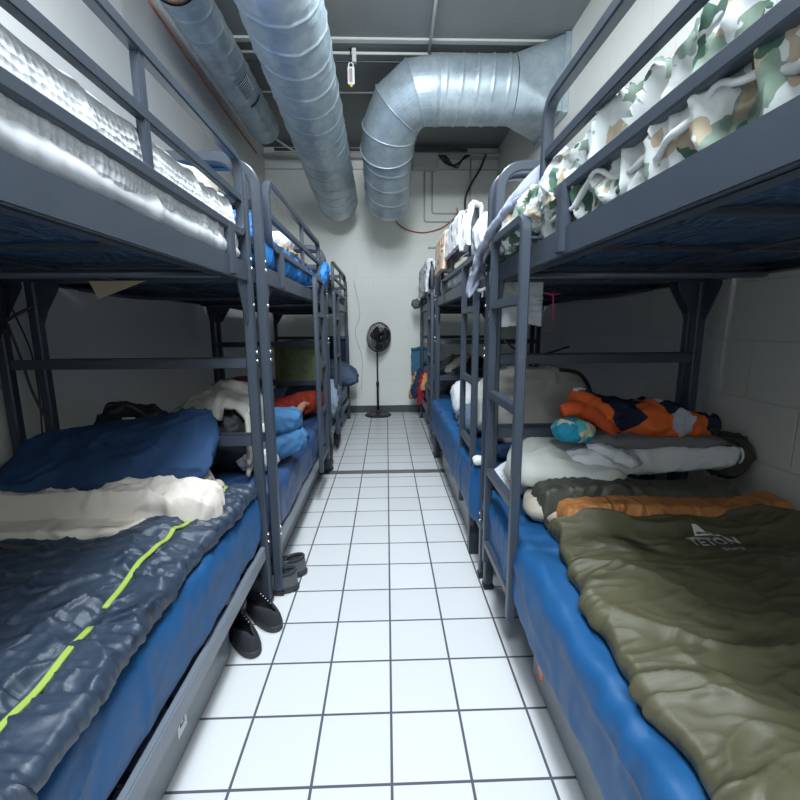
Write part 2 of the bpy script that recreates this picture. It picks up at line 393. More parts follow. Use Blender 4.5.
# ------------------------------------------------------------------ room shell
XL, XR, YB, YF, ZC = -1.79, 1.71, 5.85, -2.6, 4.03
def floor_mat():
    m = bpy.data.materials.new('white_floor_tile'); m.use_nodes = True; nt = m.node_tree; N = nt.nodes; L = nt.links
    b = N['Principled BSDF']; g = N.new('ShaderNodeNewGeometry'); sp = N.new('ShaderNodeSeparateXYZ'); L.new(g.outputs['Position'], sp.inputs[0])
    def M(op, a, b_=None, c=None):
        n = N.new('ShaderNodeMath'); n.operation = op
        for i, v in enumerate((a, b_, c)):
            if v is None: continue
            if isinstance(v, (int, float)): n.inputs[i].default_value = v
            else: L.new(v, n.inputs[i])
        return n.outputs[0]
    def line(coord, per, off, half):
        t = M('SUBTRACT', coord, off); t = M('DIVIDE', t, per); t = M('FRACT', M('ADD', t, 100.5)); t = M('ABSOLUTE', M('SUBTRACT', t, .5))
        return M('LESS_THAN', M('MULTIPLY', t, per), half)
    X, Y = sp.outputs[0], sp.outputs[1]
    lx = line(X, .25, 0, .0045); ly1 = line(Y, .25, 0, .0045); ly2 = line(Y, .2465, 3.18, .0045)
    far = M('GREATER_THAN', Y, 2.9)
    ly = M('ADD', M('MULTIPLY', ly1, M('SUBTRACT', 1, far)), M('MULTIPLY', ly2, far))
    grout = M('MAXIMUM', lx, ly)
    n = N.new('ShaderNodeTexNoise'); n.inputs['Scale'].default_value = 7; L.new(g.outputs['Position'], n.inputs['Vector'])
    yy = M('ADD', Y, M('MULTIPLY', n.outputs['Fac'], .02))
    strip = M('MULTIPLY', M('GREATER_THAN', yy, 2.86), M('LESS_THAN', yy, 2.965))
    # per tile tone
    fx = M('FLOOR', M('DIVIDE', X, .25)); fy = M('FLOOR', M('DIVIDE', Y, .25))
    cb = N.new('ShaderNodeCombineXYZ'); L.new(fx, cb.inputs[0]); L.new(fy, cb.inputs[1])
    wn = N.new('ShaderNodeTexWhiteNoise'); L.new(cb.outputs[0], wn.inputs['Vector'])
    def mix(f, a, c):
        q = N.new('ShaderNodeMix'); q.data_type = 'RGBA'
        if isinstance(f, float): q.inputs[0].default_value = f
        else: L.new(f, q.inputs[0])
        for i, v in ((6, a), (7, c)):
            if isinstance(v, tuple): q.inputs[i].default_value = (*v, 1)
            else: L.new(v, q.inputs[i])
        return q.outputs[2]
    t = mix(wn.outputs['Value'], (.66, .68, .69), (.71, .73, .74))
    n3 = N.new('ShaderNodeTexNoise'); n3.inputs['Scale'].default_value = 90; L.new(g.outputs['Position'], n3.inputs['Vector'])
    c = mix(grout, t, (.09, .09, .12)); c = mix(strip, c, (.14, .13, .125))
    L.new(c, b.inputs['Base Color'])
    r = M('ADD', M('MULTIPLY', grout, .4), M('ADD', .27, M('MULTIPLY', n3.outputs['Fac'], .12))); L.new(r, b.inputs['Roughness'])
    bp = N.new('ShaderNodeBump'); bp.inputs['Strength'].default_value = .6; bp.inputs['Distance'].default_value = .004; bp.invert = True
    L.new(grout, bp.inputs['Height']); L.new(bp.outputs[0], b.inputs['Normal'])
    return m
def block_mat(name, col, axis='Y', off=0., amt=.5):
    m = bpy.data.materials.new(name); m.use_nodes = True; nt = m.node_tree; N = nt.nodes; L = nt.links
    b = N['Principled BSDF']; b.inputs['Roughness'].default_value = .55
    g = N.new('ShaderNodeNewGeometry'); sp = N.new('ShaderNodeSeparateXYZ'); L.new(g.outputs['Position'], sp.inputs[0])
    cb = N.new('ShaderNodeCombineXYZ'); L.new(sp.outputs[1 if axis == 'Y' else 0], cb.inputs[0]); L.new(sp.outputs[2], cb.inputs[1])
    mp = N.new('ShaderNodeMapping'); mp.inputs['Location'].default_value = (off, .05, 0); L.new(cb.outputs[0], mp.inputs[0])
    br = N.new('ShaderNodeTexBrick'); br.inputs['Scale'].default_value = 1; br.inputs['Mortar Size'].default_value = .006; br.inputs['Mortar Smooth'].default_value = .6
    br.inputs['Brick Width'].default_value = .54; br.inputs['Row Height'].default_value = .275; br.inputs['Bias'].default_value = 0
    c2 = [c * .97 for c in col]; c3 = [c * (1 - .12 * amt) for c in col]
    br.inputs['Color1'].default_value = (*col, 1); br.inputs['Color2'].default_value = (*c2, 1); br.inputs['Mortar'].default_value = (*c3, 1)
    L.new(mp.outputs[0], br.inputs['Vector']); L.new(br.outputs['Color'], b.inputs['Base Color'])
    n = N.new('ShaderNodeTexNoise'); n.inputs['Scale'].default_value = 55; n.inputs['Detail'].default_value = 5; L.new(g.outputs['Position'], n.inputs['Vector'])
    a = N.new('ShaderNodeMath'); a.operation = 'MULTIPLY_ADD'; a.inputs[1].default_value = .25; L.new(n.outputs['Fac'], a.inputs[0])
    inv = N.new('ShaderNodeMath'); inv.operation = 'MULTIPLY'; inv.inputs[1].default_value = -amt * 1.6; L.new(br.outputs['Fac'], inv.inputs[0]); L.new(inv.outputs[0], a.inputs[2])
    bp = N.new('ShaderNodeBump'); bp.inputs['Strength'].default_value = .55; bp.inputs['Distance'].default_value = .006
    L.new(a.outputs[0], bp.inputs['Height']); L.new(bp.outputs[0], b.inputs['Normal'])
    return m
PLASTER = mat('smooth_cream_plaster', (.76, .75, .72), .7, bump=.12, bscale=30, var=.03)
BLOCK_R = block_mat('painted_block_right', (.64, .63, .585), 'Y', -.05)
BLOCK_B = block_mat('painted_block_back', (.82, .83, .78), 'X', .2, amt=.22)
CEIL = mat('grey_concrete_ceiling', (.21, .22, .22), .85, bump=.2, bscale=20, var=.1, vscale=2)
BASE_M = mat('dark_vinyl_base', (.06, .068, .078), .4)
t = .12
MB().box((XL - t, YF - t, -.1), (XR + t, YB + t, 0), 0).build('floor', floor_mat(), kind='structure')
MB().box((XL - t, YF - t, ZC), (XR + t, YB + t, ZC + .1), 0).build('ceiling', CEIL, kind='structure')
MB().box((XL - t, YF, 0), (XL, YB, ZC), 0).build('wall_left', PLASTER, kind='structure')
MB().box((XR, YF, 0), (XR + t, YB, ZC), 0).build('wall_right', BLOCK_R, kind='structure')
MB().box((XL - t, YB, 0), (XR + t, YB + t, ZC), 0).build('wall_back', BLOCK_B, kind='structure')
MB().box((XL - t, YF - t, 0), (XR + t, YF, ZC), 0).build('wall_front', PLASTER, kind='structure')
MB().box((XL, YB - .012, 0), (XR, YB, .115), .003).build('baseboard_back', BASE_M, kind='structure')
MB().box((XL, YF, 0), (XL + .012, YB - .012, .1), .003).build('baseboard_left', BASE_M, kind='structure')
MB().box((XR - .012, YF, 0), (XR, YB - .012, .1), .003).build('baseboard_right', BASE_M, kind='structure')
# flange lines across the ceiling deck
tb = MB()
tb.box((XL, 3.36, ZC - .02), (XR, 3.42, ZC), .003); tb.build('trim_1', CONDUIT, kind='structure')
MB().box((XL, 4.30, ZC - .012), (XR, 4.325, ZC), .002).build('trim_2', CONDUIT, kind='structure')
MB().box((XL, 5.70, ZC - .16), (XR, 5.85, ZC - .13), .004).build('trim_3', CONDUIT, kind='structure')
MB().box((XL, YB - .02, 3.72), (XR, YB, 3.735), .002).build('trim_4', CONDUIT, kind='structure')

# ------------------------------------------------------------------ bunk beds
PW = .045
def bunk(side, xa, xw, y0, y1, label, guard=None, ladder=None, near_end=True, ups=None, brs=None, bars=(1.235, .86), deck=True, zt=2.12, ladder_x=.03):
    """side: -1 left, +1 right; xa aisle-side centre of posts, xw wall-side centre of posts"""
    root = thing('bunk_bed', ((xa + xw) / 2, (y0 + y1) / 2, 0), label, 'bunk bed', 'steel bunk beds along both walls')
    dx = 1 if xw > xa else -1
    for e, y in ((0, y0 + PW / 2), (1, y1 - PW / 2)):
        if e == 0 and not near_end: continue
        f = MB(); P = rounded_path([(xa, y, .012), (xa, y, zt), (xw, y, zt), (xw, y, .012)], .12, 8)
        # densify straight runs
        f.sq(P, PW, PW, up=Vector((0, 1, 0))); fr = f.build('end_frame', STEEL, root)
        for z, h in [(b, .045) for b in bars] + [(1.95, .04), (1.79, .04), (1.64, .07), (.29, .07)]:
            MB().box((xa + dx * PW / 2, y - .013, z - h / 2), (xw - dx * PW / 2, y + .013, z + h / 2), .003).build('cross_bar', STEEL, fr)
        for x in (xa, xw):
            MB().box((x - .027, y - .027, 0), (x + .027, y + .027, .03), .004).build('foot_cap', BLACKP, fr)
        # gusset plates below the upper deck
        yo = y + (PW / 2 if e == 0 else -PW / 2); sy = 1 if e == 0 else -1
        for x in (xa, xw):
            g = MB(); xo = x - .003
            g.poly([(xo, yo, 1.60), (xo, yo + sy * .10, 1.60), (xo, yo + sy * .10, 1.575), (xo, yo + sy * .02, 1.42), (xo, yo, 1.42)], (.006, 0, 0))
            sx = dx if x == xa else -dx
            if x == xa: g.build('gusset', STEEL, fr); continue
            g.poly([(x + sx * PW / 2, y - .003, 1.605), (x + sx * .12, y - .003, 1.605), (x + sx * .12, y - .003, 1.58), (x + sx * .04, y - .003, 1.45), (x + sx * PW / 2, y - .003, 1.45)], (0, .006, 0))
            g.build('gusset', STEEL, fr)
        for z in (1.285, 1.245, 1.70, 1.66, 1.50, .38, .34):
            bl = MB(); bl.lathe((xa - dx * (PW / 2 + .001), y, z), [(.0075, -.003), (.0075, .002), (.004, .006)] if dx < 0 else [(.0075, .003), (.0075, -.002), (.004, -.006)], 10, 'X')
            bl.build('bolt', CHROME, fr)
    # side rails
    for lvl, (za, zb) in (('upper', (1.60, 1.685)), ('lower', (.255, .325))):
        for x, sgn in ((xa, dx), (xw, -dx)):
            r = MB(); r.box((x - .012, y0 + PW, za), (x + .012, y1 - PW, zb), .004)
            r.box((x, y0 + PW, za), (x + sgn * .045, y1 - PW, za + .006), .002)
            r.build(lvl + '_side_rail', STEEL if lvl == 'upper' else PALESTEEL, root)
    if deck:
        # wire deck under the upper mattress and slats of the lower bed
        s = MB(); n = int((y1 - y0) / .22)
        for k in range(1, 5):
            y = y0 + (y1 - y0) * k / 5; s.box((xa + dx * .02, y - .012, 1.612), (xw - dx * .02, y + .012, 1.622), .002)
        x = (xw + xa) / 2; s.box((x - .012, y0 + PW, 1.606), (x + .012, y1 - PW, 1.612), .001)
        s.build('upper_deck', STEEL_D, root)
        s = MB()
        for k in range(1, n): 
            y = y0 + (y1 - y0) * k / n; s.box((xa + dx * .02, y - .015, .265), (xw - dx * .02, y + .015, .28), .002)
        s.build('lower_deck', STEEL_D, root)
        # bent support tube below the upper deck
        ym = (y0 + y1) / 2
        for q in (-1, 1):
            s = MB(); ya = ym + q * (y1 - y0) * .22; yb_ = ym + q * (y1 - y0) * .36
            s.tube(smoothpath([(xa + dx * .03, yb_, 1.605), (xa + dx * .12, ya + q * .08, 1.585), (xa + dx * .3, ya, 1.575), (xw - dx * .3, ya, 1.575), (xw - dx * .12, ya + q * .08, 1.585), (xw - dx * .03, yb_, 1.605)], 24), .014, 8)
            s.build('deck_brace', STEEL, root)
    if guard:
        ga, gb = guard
        g = MB(); x = xa
        loop = rounded_path([(x, ga, 1.80), (x, gb, 1.80), (x, gb, 2.105), (x, ga, 2.105)], .07, 5, closed=True)
        g.sq(loop, .034, .034, closed=True, up=Vector((1, 0, 0)))
        g.box((x - .013, ga, 1.93), (x + .013, gb, 1.962), .003)
        gd = g.build('guard_rail', STEEL, root)
        L_ = gb - ga
        for y in ups or (ga + L_ * .55,):
            MB().box((x - .0115, y - .015, 1.815), (x + .0115, y + .015, 2.09), .003).build('upright', STEEL, gd)
        for y in brs or (ga + .18, gb - .17):
            MB().box((x - .016 - dx * .012, y - .02, 1.61), (x + .016 - dx * .012, y + .02, 1.80), .003).build('mounting_bracket', STEEL, gd)
    if ladder:
        la, lb = ladder; x = xa - dx * (PW / 2 + ladder_x)
        l = MB(); P = rounded_path([(x, la, .25), (x, la, 1.765), (x, lb, 1.765), (x, lb, .25)], .05, 6)
        l.sq(P, .034, .034, up=Vector((1, 0, 0))); ld = l.build('ladder', STEEL, root)
        for z in (1.49, 1.09, .72, .35):
            MB().box((x - .016, la + .017, z - .018), (x + .016, lb - .017, z + .018), .003).build('rung', STEEL, ld)
        for y in (la, lb): MB().box((x, y - .014, 1.69), (xa + dx * .018, y + .014, 1.70), .002).build('ladder_hook', STEEL, ld)
    return root

XA_L1, XA_L2, XA_R = -.628, -.585, .532
bunk(-1, XA_L1, -1.745, -1.07, .935, 'grey steel bunk bed nearest the camera against the left wall, under a white waffle blanket', guard=(-.95, .885), ups=(.134, -.75), brs=(.69, -.7))
bunk(-1, XA_L2, -1.64, .965, 3.08, 'grey steel bunk bed in the middle of the left row, bright blue sheet on top', guard=(1.16, 2.78), ladder=(2.2, 2.55))
bunk(-1, XA_L2 - .01, -1.64, 3.17, 5.4, 'grey steel bunk bed farthest along the left wall beside the fan', guard=(3.85, 5.30), ladder=(3.45, 3.80))
bunk(1, XA_R, 1.54, -1.07, 1.02, 'grey steel bunk bed nearest the camera against the right wall, under a leaf camouflage quilt', guard=(-.95, .40), ladder=(.42, .84), ups=(-.72,), brs=(.20, -.7))
bunk(1, XA_R - .005, 1.57, 1.08, 3.36, 'grey steel bunk bed in the middle of the right row with white bedding on top', guard=(1.62, 3.02), ladder=(1.24, 1.60), ladder_x=.02)
bunk(1, XA_R - .005, 1.54, 3.42, 5.4, 'grey steel bunk bed farthest along the right wall with a teal towel on its end', guard=(3.95, 5.3), ladder=(3.5, 3.86), ladder_x=.02)

# ------------------------------------------------------------------ mattresses
def mattress(x0, x1, y0, y1, z0, z1, m, label, group, amp=.012, seed=0, seam=True, hires=False, bulge=.0):
    a, b = min(x0, x1), max(x0, x1); r = min(.045, (z1 - z0) * .35)
    def sec(y):
        e = min(y - y0, y1 - y); k = 0 if e >= r else r - sqrt(max(0, r * r - (r - e) ** 2))
        return rrect(a + k, b - k, z0 + k * .6, z1 - k, r, 5)
    def d(x, y, z, t):
        q = amp * ridge(x * 4 + seed, y * 2.6, z * 6 + seed) + amp * .6 * nz(x * 2, y * 2 + seed, z * 5)
        return q + bulge * sin(pi * min(1, max(0, (z - z0) / (z1 - z0))))
    mb = MB(); loft_y(mb, sec, y0 + .001, y1 - .001, 150 if hires else 50, 160 if hires else 80, d)
    root = mb.build('mattress', m, origin=((a + b) / 2, (y0 + y1) / 2, z0))
    tagset(root, label, 'mattress', group)
    if False:
        s = MB()
        for zz in (z0 + .02, z1 - .025):
            P = []
            for xx in (a, b):
                P = [(xx - (.002 if xx == a else -.002) * 1, y0 + r + (y1 - y0 - 2 * r) * i / 60, zz) for i in range(61)]
                Q = []
                for p in P:
                    dd = d(p[0], p[1], p[2], 0); Q.append((p[0] + (-dd if xx == a else dd), p[1], p[2]))
                s.tube(Q, .004, 6)
        s.build('piping', m, root)
    return root
LB = 'lower bunk mattresses'; UB = 'upper bunk mattresses'
mattress(-1.72, -.635, -1.02, .90, .33, .60, VINYL, 'blue vinyl mattress on the near left lower bunk, under the navy sleeping bag', LB, hires=True, seed=1, bulge=.012)
mattress(-1.60, -.575, 1.02, 3.03, .33, .585, VINYL_D, 'navy vinyl mattress on the middle left lower bunk, under the rolled jeans', LB, seed=4)
mattress(-1.60, -.60, 3.23, 5.35, .33, .57, VINYL_D, 'navy mattress on the far left lower bunk below the slate pillow', LB, seed=6)
mattress(.487, 1.50, -1.02, .97, .29, .575, VINYL, 'bright blue vinyl mattress on the near right lower bunk, under the olive sleeping bag', LB, hires=True, seed=2, bulge=.008)
mattress(.465, 1.52, 1.14, 3.38, .30, .64, VINYL, 'blue vinyl mattress on the middle right lower bunk with its far corner bare', LB, seed=3, bulge=.004)
mattress(.55, 1.50, 3.47, 5.35, .33, .6, VINYL_D, 'navy mattress on the far right lower bunk beside the hanging clothes', LB, seed=8)
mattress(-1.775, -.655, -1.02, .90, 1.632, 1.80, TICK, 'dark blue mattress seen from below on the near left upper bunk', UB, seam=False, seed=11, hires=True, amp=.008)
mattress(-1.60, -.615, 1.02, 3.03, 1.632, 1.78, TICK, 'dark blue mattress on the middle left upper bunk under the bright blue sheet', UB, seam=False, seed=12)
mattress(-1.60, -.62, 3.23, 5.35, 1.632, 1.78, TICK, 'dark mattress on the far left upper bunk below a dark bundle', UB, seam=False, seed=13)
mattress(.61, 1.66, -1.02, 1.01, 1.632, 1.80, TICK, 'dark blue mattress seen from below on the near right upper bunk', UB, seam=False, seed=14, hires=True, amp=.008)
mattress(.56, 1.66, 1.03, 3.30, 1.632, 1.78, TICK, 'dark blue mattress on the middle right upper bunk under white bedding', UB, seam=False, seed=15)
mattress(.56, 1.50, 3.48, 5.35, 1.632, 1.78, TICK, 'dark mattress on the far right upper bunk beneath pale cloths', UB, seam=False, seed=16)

# ------------------------------------------------------------------ under-bed storage boxes
def storage(x, xin, y0, y1, h, label, m=GREYPANEL):
    r = thing('storage_box', ((x + xin) / 2, (y0 + y1) / 2, 0), label, 'storage box', 'under-bed storage boxes')
    s = 1 if xin > x else -1
    MB().box((x, y0, .006), (x + s * .018, y1, h), .003).build('front_panel', m, r)
    b = MB(); b.box((x + s * .018, y0, .01), (xin, y0 + .015, h - .02), .002); b.box((x + s * .018, y1 - .015, .01), (xin, y1, h - .02), .002)
    b.box((xin, y0, .01), (xin + s * .015, y1, h - .02), .002); b.box((x + s * .018, y0, .01), (xin, y1, .02), .001)
    b.build('drawer_box', m, r); return r
sd = storage(-.69, -1.6, -1.0, .55, .235, 'long grey under-bed storage box with a white label, near left bunk')
lb = MB().box((-.6895, .095, .085), (-.6885, .155, .165), .0003).build('white_label', WPLAST, sd); lb['label'] = 'small white paper label with a dark printed square'
MB().box((-.6888, .110, .11), (-.6880, .140, .14), .0002).build('printed_square', BLACKP, lb)
MB().box((-.6882, .119, .119), (-.6876, .131, .131), .0002).build('printed_centre', WPLAST, lb)
storage(-.66, -1.5, 1.3, 2.85, .235, 'grey under-bed storage box below the middle left bunk')
storage(-.65, -1.5, 3.76, 5.2, .235, 'grey under-bed storage box below the far left bunk')
sd = storage(.575, 1.45, -1.0, .40, .255, 'grey under-bed storage box with a round orange sticker, near right bunk')
st = MB().lathe((.5735, .32, .10), [(.038, .001), (.038, -.001)], 28, 'X').build('orange_sticker', mat('orange_paper', (.8, .2, .1), .6), sd)
st['label'] = 'round orange sticker with pale printed marks'
mk = MB()
for k in range(5):
    a = k * 1.2; mk.box((.5722, .32 - .016 + .008 * k, .10 - .018 + .006 * (k % 3)), (.5728, .32 - .012 + .008 * k, .10 + .010 - .005 * (k % 2)), .0001)
mk.build('printed_marks', mat('pale_ink', (.8, .65, .6), .6), st)
storage(.545, 1.45, 1.46, 3.0, .22, 'grey under-bed storage box below the middle right bunk')
storage(.58, 1.45, 3.55, 5.1, .22, 'grey under-bed storage box below the far right bunk')
# dark case standing at the end of the middle right bunk's drawer
r = thing('storage_case', (.60, 1.37, 0), 'slim dark grey case standing on the tiles behind the ladder, middle right bunk', 'case')
MB().box((.495, 1.335, .0), (.70, 1.41, .30), .008).build('case_body', STEEL_D, r)
MB().box((.493, 1.33, .30), (.705, 1.415, .325), .006).build('case_lid', STEEL, r)
# plastic tub under the near right bunk, seen behind the ladder foot
r = thing('plastic_tub', (.78, .78, 0), 'round dark plastic tub on the floor under the near right bunk by the post', 'tub')
MB().lathe((.78, .78, .0), [(.12, 0), (.145, .16), (.15, .165), (.14, .165), (.115, .01)], 32).build('tub_body', BLACKP, r)
MB().tube([( .78 + .15 * cos(a * pi / 16), .78 + .15 * sin(a * pi / 16), .165) for a in range(32)], .006, 6, closed=True).build('rim', mat('grey_rim', (.35, .37, .38), .4), r)

# ------------------------------------------------------------------ puffy covers (sleeping bags, blankets)
def puffy(name, m, label, cat, side, xe, xw, y0, y1, zb, h, amp, sc, st=(1, 1), seed=0, ny=180, npts=150, quilt=0, edge_r=None, parent=None, group=None, taper=(.06, .06), under=.06):
    """cover lying on a bed. xe(y)= aisle edge, xw(y) = wall-side edge, zb(x,y) bed height, h(x,y) loft"""
    xe_ = xe if callable(xe) else (lambda y: xe); xw_ = xw if callable(xw) else (lambda y: xw)
    h_ = h if callable(h) else (lambda x, y: h)
    def sec(y):
        e0, e1 = xe_(y), xw_(y); s = 1 if e1 > e0 else -1
        t0 = min(1, max(.02, (y - y0) / taper[0])); t1 = min(1, max(.02, (y1 - y) / taper[1]))
        k = sqrt(1 - (1 - t0) ** 2) * sqrt(1 - (1 - t1) ** 2)
        P = []
        n = 30
        for i in range(n + 1):                      # underside from wall to aisle
            x = e1 + (e0 - e1) * i / n; P.append((x, zb))
        hh = max(.004, h_(e0, y) * k)
        r = min(hh, .055)
        for i in range(1, 9):                      # rounded aisle edge
            a = -pi / 2 + pi * i / 9; P.append((e0 + s * 0 - s * r * .5 * cos(a), zb + hh * .5 + hh * .5 * sin(a)))
        for i in range(n + 1):
            x = e0 + (e1 - e0) * i / n; f = min(1, max(.02, (n - i) / 3.))
            P.append((x, zb + max(.004, h_(x, y) * k) * (1 if i < n - 2 else f)))
        return P
    def d(x, y, z, t):
        if z < zb + .004: return 0
        q = amp * ridge(x * sc * st[0] + seed * 2.3, y * sc * st[1] + seed, seed * 1.7) + amp * .8 * fbm(x * 3, y * 3 + seed, seed, 2)
        if quilt:
            ed = abs(x - xe_(y)); q += .007 * ridge(x * 5, y * 26, 2) * exp(-((ed - .05) / .06) ** 2)
            q -= .014 * max(0, 1 - abs(((y / quilt + .3 * nz(x * 2, y * 2)) % 1) - .5) * 14) 
        return q * min(1, (z - zb) / .02)
    mb = MB(); loft_y(mb, sec, y0, y1, ny, npts, d)
    if parent: return mb.build(name, m, parent)
    o = mb.build(name, m); tagset(o, label, cat, group); return o

def top_z(o, x, y):
    off = world_loc(o); dg = bpy.context.evaluated_depsgraph_get()
    ok, loc, n, i = o.ray_cast(Vector((x, y, 3)) - off, Vector((0, 0, -1)))
    return (loc.z + off.z) if ok else None
def interp(tab, y):
    if y <= tab[0][0]: return tab[0][1]
    for (a, b), (c, d) in zip(tab, tab[1:]):
        if y <= c:
            t = (y - a) / (c - a); t = t * t * (3 - 2 * t); return b + (d - b) * t
    return tab[-1][1]
# navy sleeping bag, near left lower bunk
ZL = .603
def xeL(y): return -.648 - .02 * sin(y * 5 + 1) - .03 * max(0, min(1, (y - .2) / .6))
def hL(x, y):
    d = abs(x - xeL(y)); f = .068 + .02 * sin(min(1, d / .35) * pi) - .022 * exp(-((d - .10) / .02) ** 2)
    return f + .012 * nz(x * 3, y * 3)
bag = puffy('sleeping_bag', NAVYBAG, 'glossy navy quilted sleeping bag with a lime zipper on the near left lower bunk', 'sleeping bag', -1, xeL, -1.70, -.99, .865, ZL, hL, .017, 7.5, st=(1, 1.1), seed=5, ny=300, npts=300, quilt=.21)
bpy.context.view_layer.update()
def zipx(y): return xeL(y) - .10 - .012 * sin(y * 7)
zp = MB()
for (a, b) in ((-.8, -.13), (-.055, .35), (.36, .84)):
    P = [(zipx(a + (b - a) * i / 40), a + (b - a) * i / 40, ZL + hL(zipx(a + (b - a) * i / 40), a + (b - a) * i / 40) + .010 + .004 * sin(i * .7)) for i in range(41)]
    P = [(p[0], p[1], top_z(bag, p[0], p[1]) + .002) for p in P]
    for _ in range(8): P = [Vector(P[0])] + [(Vector(P[i - 1]) + Vector(P[i]) * 2 + Vector(P[i + 1])) / 4 for i in range(1, 40)] + [Vector(P[-1])]
    P = [p + Vector((0, 0, .003)) for p in P]
    zp.sweep(P, [(-.008, -.006), (.008, -.006), (.008, .002), (.002, .003), (0, .001), (-.002, .003), (-.008, .002)], up=Vector((0, 0, 1)))
z_ = zp.build('zipper', LIME, bag); z_['label'] = 'lime green zipper tape running the length of the bag'
# turned-back corner of the bag at the far end


# ecru blanket + cream sheet over the bag, near left
def xeB(y): return interp([(.42, -.74), (.50, -.70), (.62, -.72), (.70, -.80), (.83, -.84)], y)
def hB(x, y):
    d = max(0, abs(x + .72)); return .115 + .05 * sin(min(1, d / .5) * pi * .8) + .012 * sin(y * 22 + x * 6)
b1 = puffy('blanket', CREAMC, 'cream sheet showing beneath the ecru blanket on the near left lower bunk', 'sheet', -1, lambda y: interp([(.3, -1.0), (.5, -.90), (.7, -.80), (.87, -.80)], y), -1.68, .33, .87, ZL, lambda x, y: .088, .008, 6, seed=23, ny=90, npts=200, taper=(.02, .02))
b2 = puffy('blanket', PINKW, 'crumpled ecru blanket across the navy sleeping bag, below the navy pillow', 'blanket', -1, xeB, -1.66, .44, .83, ZL + .03, hB, .022, 6, st=(1.2, 1.8), seed=21, ny=160, npts=260, taper=(.03, .03))
# navy pillow
pm = MB(); pillow(pm, (-1.20, .735, .835), (.86, .44, .20), (.46, -.13, .15), e=(.85, .30), amp=.032, sc=5, seed=31, nu=120, nv=60, st=(1, 1, 1.5))
o = pm.build('pillow', NAVYP); tagset(o, 'plump navy blue pillow leaning on the ecru blanket, near left lower bunk', 'pillow')
# black duffel behind it
r = thing('duffel_bag', (-1.33, 1.1, .60), 'black nylon bag humped behind the navy pillow on the left', 'bag')
pm = MB(); pillow(pm, (-1.33, 1.13, .80), (.40, .26, .42), (0, 0, .1), e=(.9, .8), amp=.03, sc=9, seed=33); pm.build('bag_body', BPACK, r)
MB().tube(smoothpath([(-1.43, 1.05, .97), (-1.36, 1.0, 1.035), (-1.26, 1.0, 1.02), (-1.19, 1.04, .94)], 24), .008, 8).build('carry_strap', BPACK, r)
MB().box((-1.30, .985, .955), (-1.24, .992, .967), .001).build('white_tag', WPLAST, r)

# ---- olive sleeping bag, near right lower bunk
ZR = .577
def xeR(y): return interp([(-1, .62), (-.47, .575), (-.32, .555), (-.09, .578), (.1, .60), (.24, .62), (.42, .655), (.5, .68)], y) + .004 * sin(y * 40)
def hR(x, y):
    d = abs(x - xeR(y)); return .068 + .026 * sin(min(1, d / .3) * pi) * .6 + .016 * nz(x * 4, y * 3.5, 4) + .03 * exp(-((y - .40) / .06) ** 2)
obag = puffy('sleeping_bag', OLIVE, 'olive green sleeping bag with burnt orange lining on the near right lower bunk', 'sleeping bag', 1, xeR, 1.685, -1.0, .47, ZR, hR, .026, 4.2, st=(.6, 1.5), seed=41, ny=300, npts=300, taper=(.05, .045))
ol = puffy('hood_lining', ORANGEL, '', '', 1, lambda y: .70 - .05 * (y - .5), lambda y: 1.66, .40, .58, ZR, lambda x, y: .125 + .012 * sin((x - .7) * 7) + .05 * max(0, x - 1.2), .007, 9, st=(1.6, 1), seed=44, ny=90, npts=260, parent=obag, taper=(.03, .05)); ol['label'] = 'burnt orange lining turned out at the opening'
oh = puffy('hood', OLIVE_D, '', '', 1, lambda y: .655 - .04 * (y - .55), lambda y: 1.52, .50, .68, ZR, lambda x, y: .165 + .012 * sin(x * 9), .009, 11, st=(1.8, 1), seed=45, ny=90, npts=260, parent=obag, taper=(.04, .04)); oh['label'] = 'dark olive gathered hood'
# the writing on the bag
def text_mesh(body, size, M, m, name, parent, ext=.0006):
    cu = bpy.data.curves.new(name, 'FONT'); cu.body = body; cu.size = size; cu.extrude = ext; cu.align_x = 'CENTER'; cu.offset = size * .035
    o = bpy.data.objects.new(name, cu); COL.objects.link(o)
    bpy.context.view_layer.update()
    me = bpy.data.meshes.new_from_object(o.evaluated_get(bpy.context.evaluated_depsgraph_get())); COL.objects.unlink(o); bpy.data.objects.remove(o)
    me.transform(Matrix.Translation(-world_loc(parent)) @ M); me.materials.clear(); me.materials.append(m)
    o = bpy.data.objects.new(name, me); COL.objects.link(o); o.parent = parent; return o
LOGO = mat('silver_print', (.82, .84, .82), .5)
bpy.context.view_layer.update()
def drape_on(o, target, lift=.0015):
    off = world_loc(o.parent) if o.parent else Vector((0, 0, 0))
    for v in o.data.vertices:
        p = v.co + off; z = top_z(target, p.x, p.y)
        if z is not None: v.co.z = z + lift - off.z
Mt = Matrix.Translation((1.155, .255, .70)) @ Matrix.Rotation(radians(4), 4, 'Z')
tx = text_mesh('TETON', .056, Mt, LOGO, 'printed_name', obag); drape_on(tx, obag)
tx = text_mesh('SPORTS', .022, Matrix.Translation((1.185, .215, .70)) @ Matrix.Rotation(radians(4), 4, 'Z'), LOGO, 'printed_subtitle', obag); drape_on(tx, obag)
em = MB(); em.add([(1.10, .295, .7), (1.165, .305, .7), (1.21, .30, .7), (1.155, .32, .7), (1.125, .36, .7)], [[0, 1, 3, 4], [1, 2, 3]], False)
em = em.build('printed_emblem', LOGO, obag); drape_on(em, obag, .002)
# drawcord toggle at the right frame edge
r = MB(); r.tube([(1.52 + .04 * cos(a * pi / 12), .10 + .055 * sin(a * pi / 12), .69) for a in range(24)], .006, 8, closed=True)
o = r.build('drawcord_loop', SLATEC, obag); 

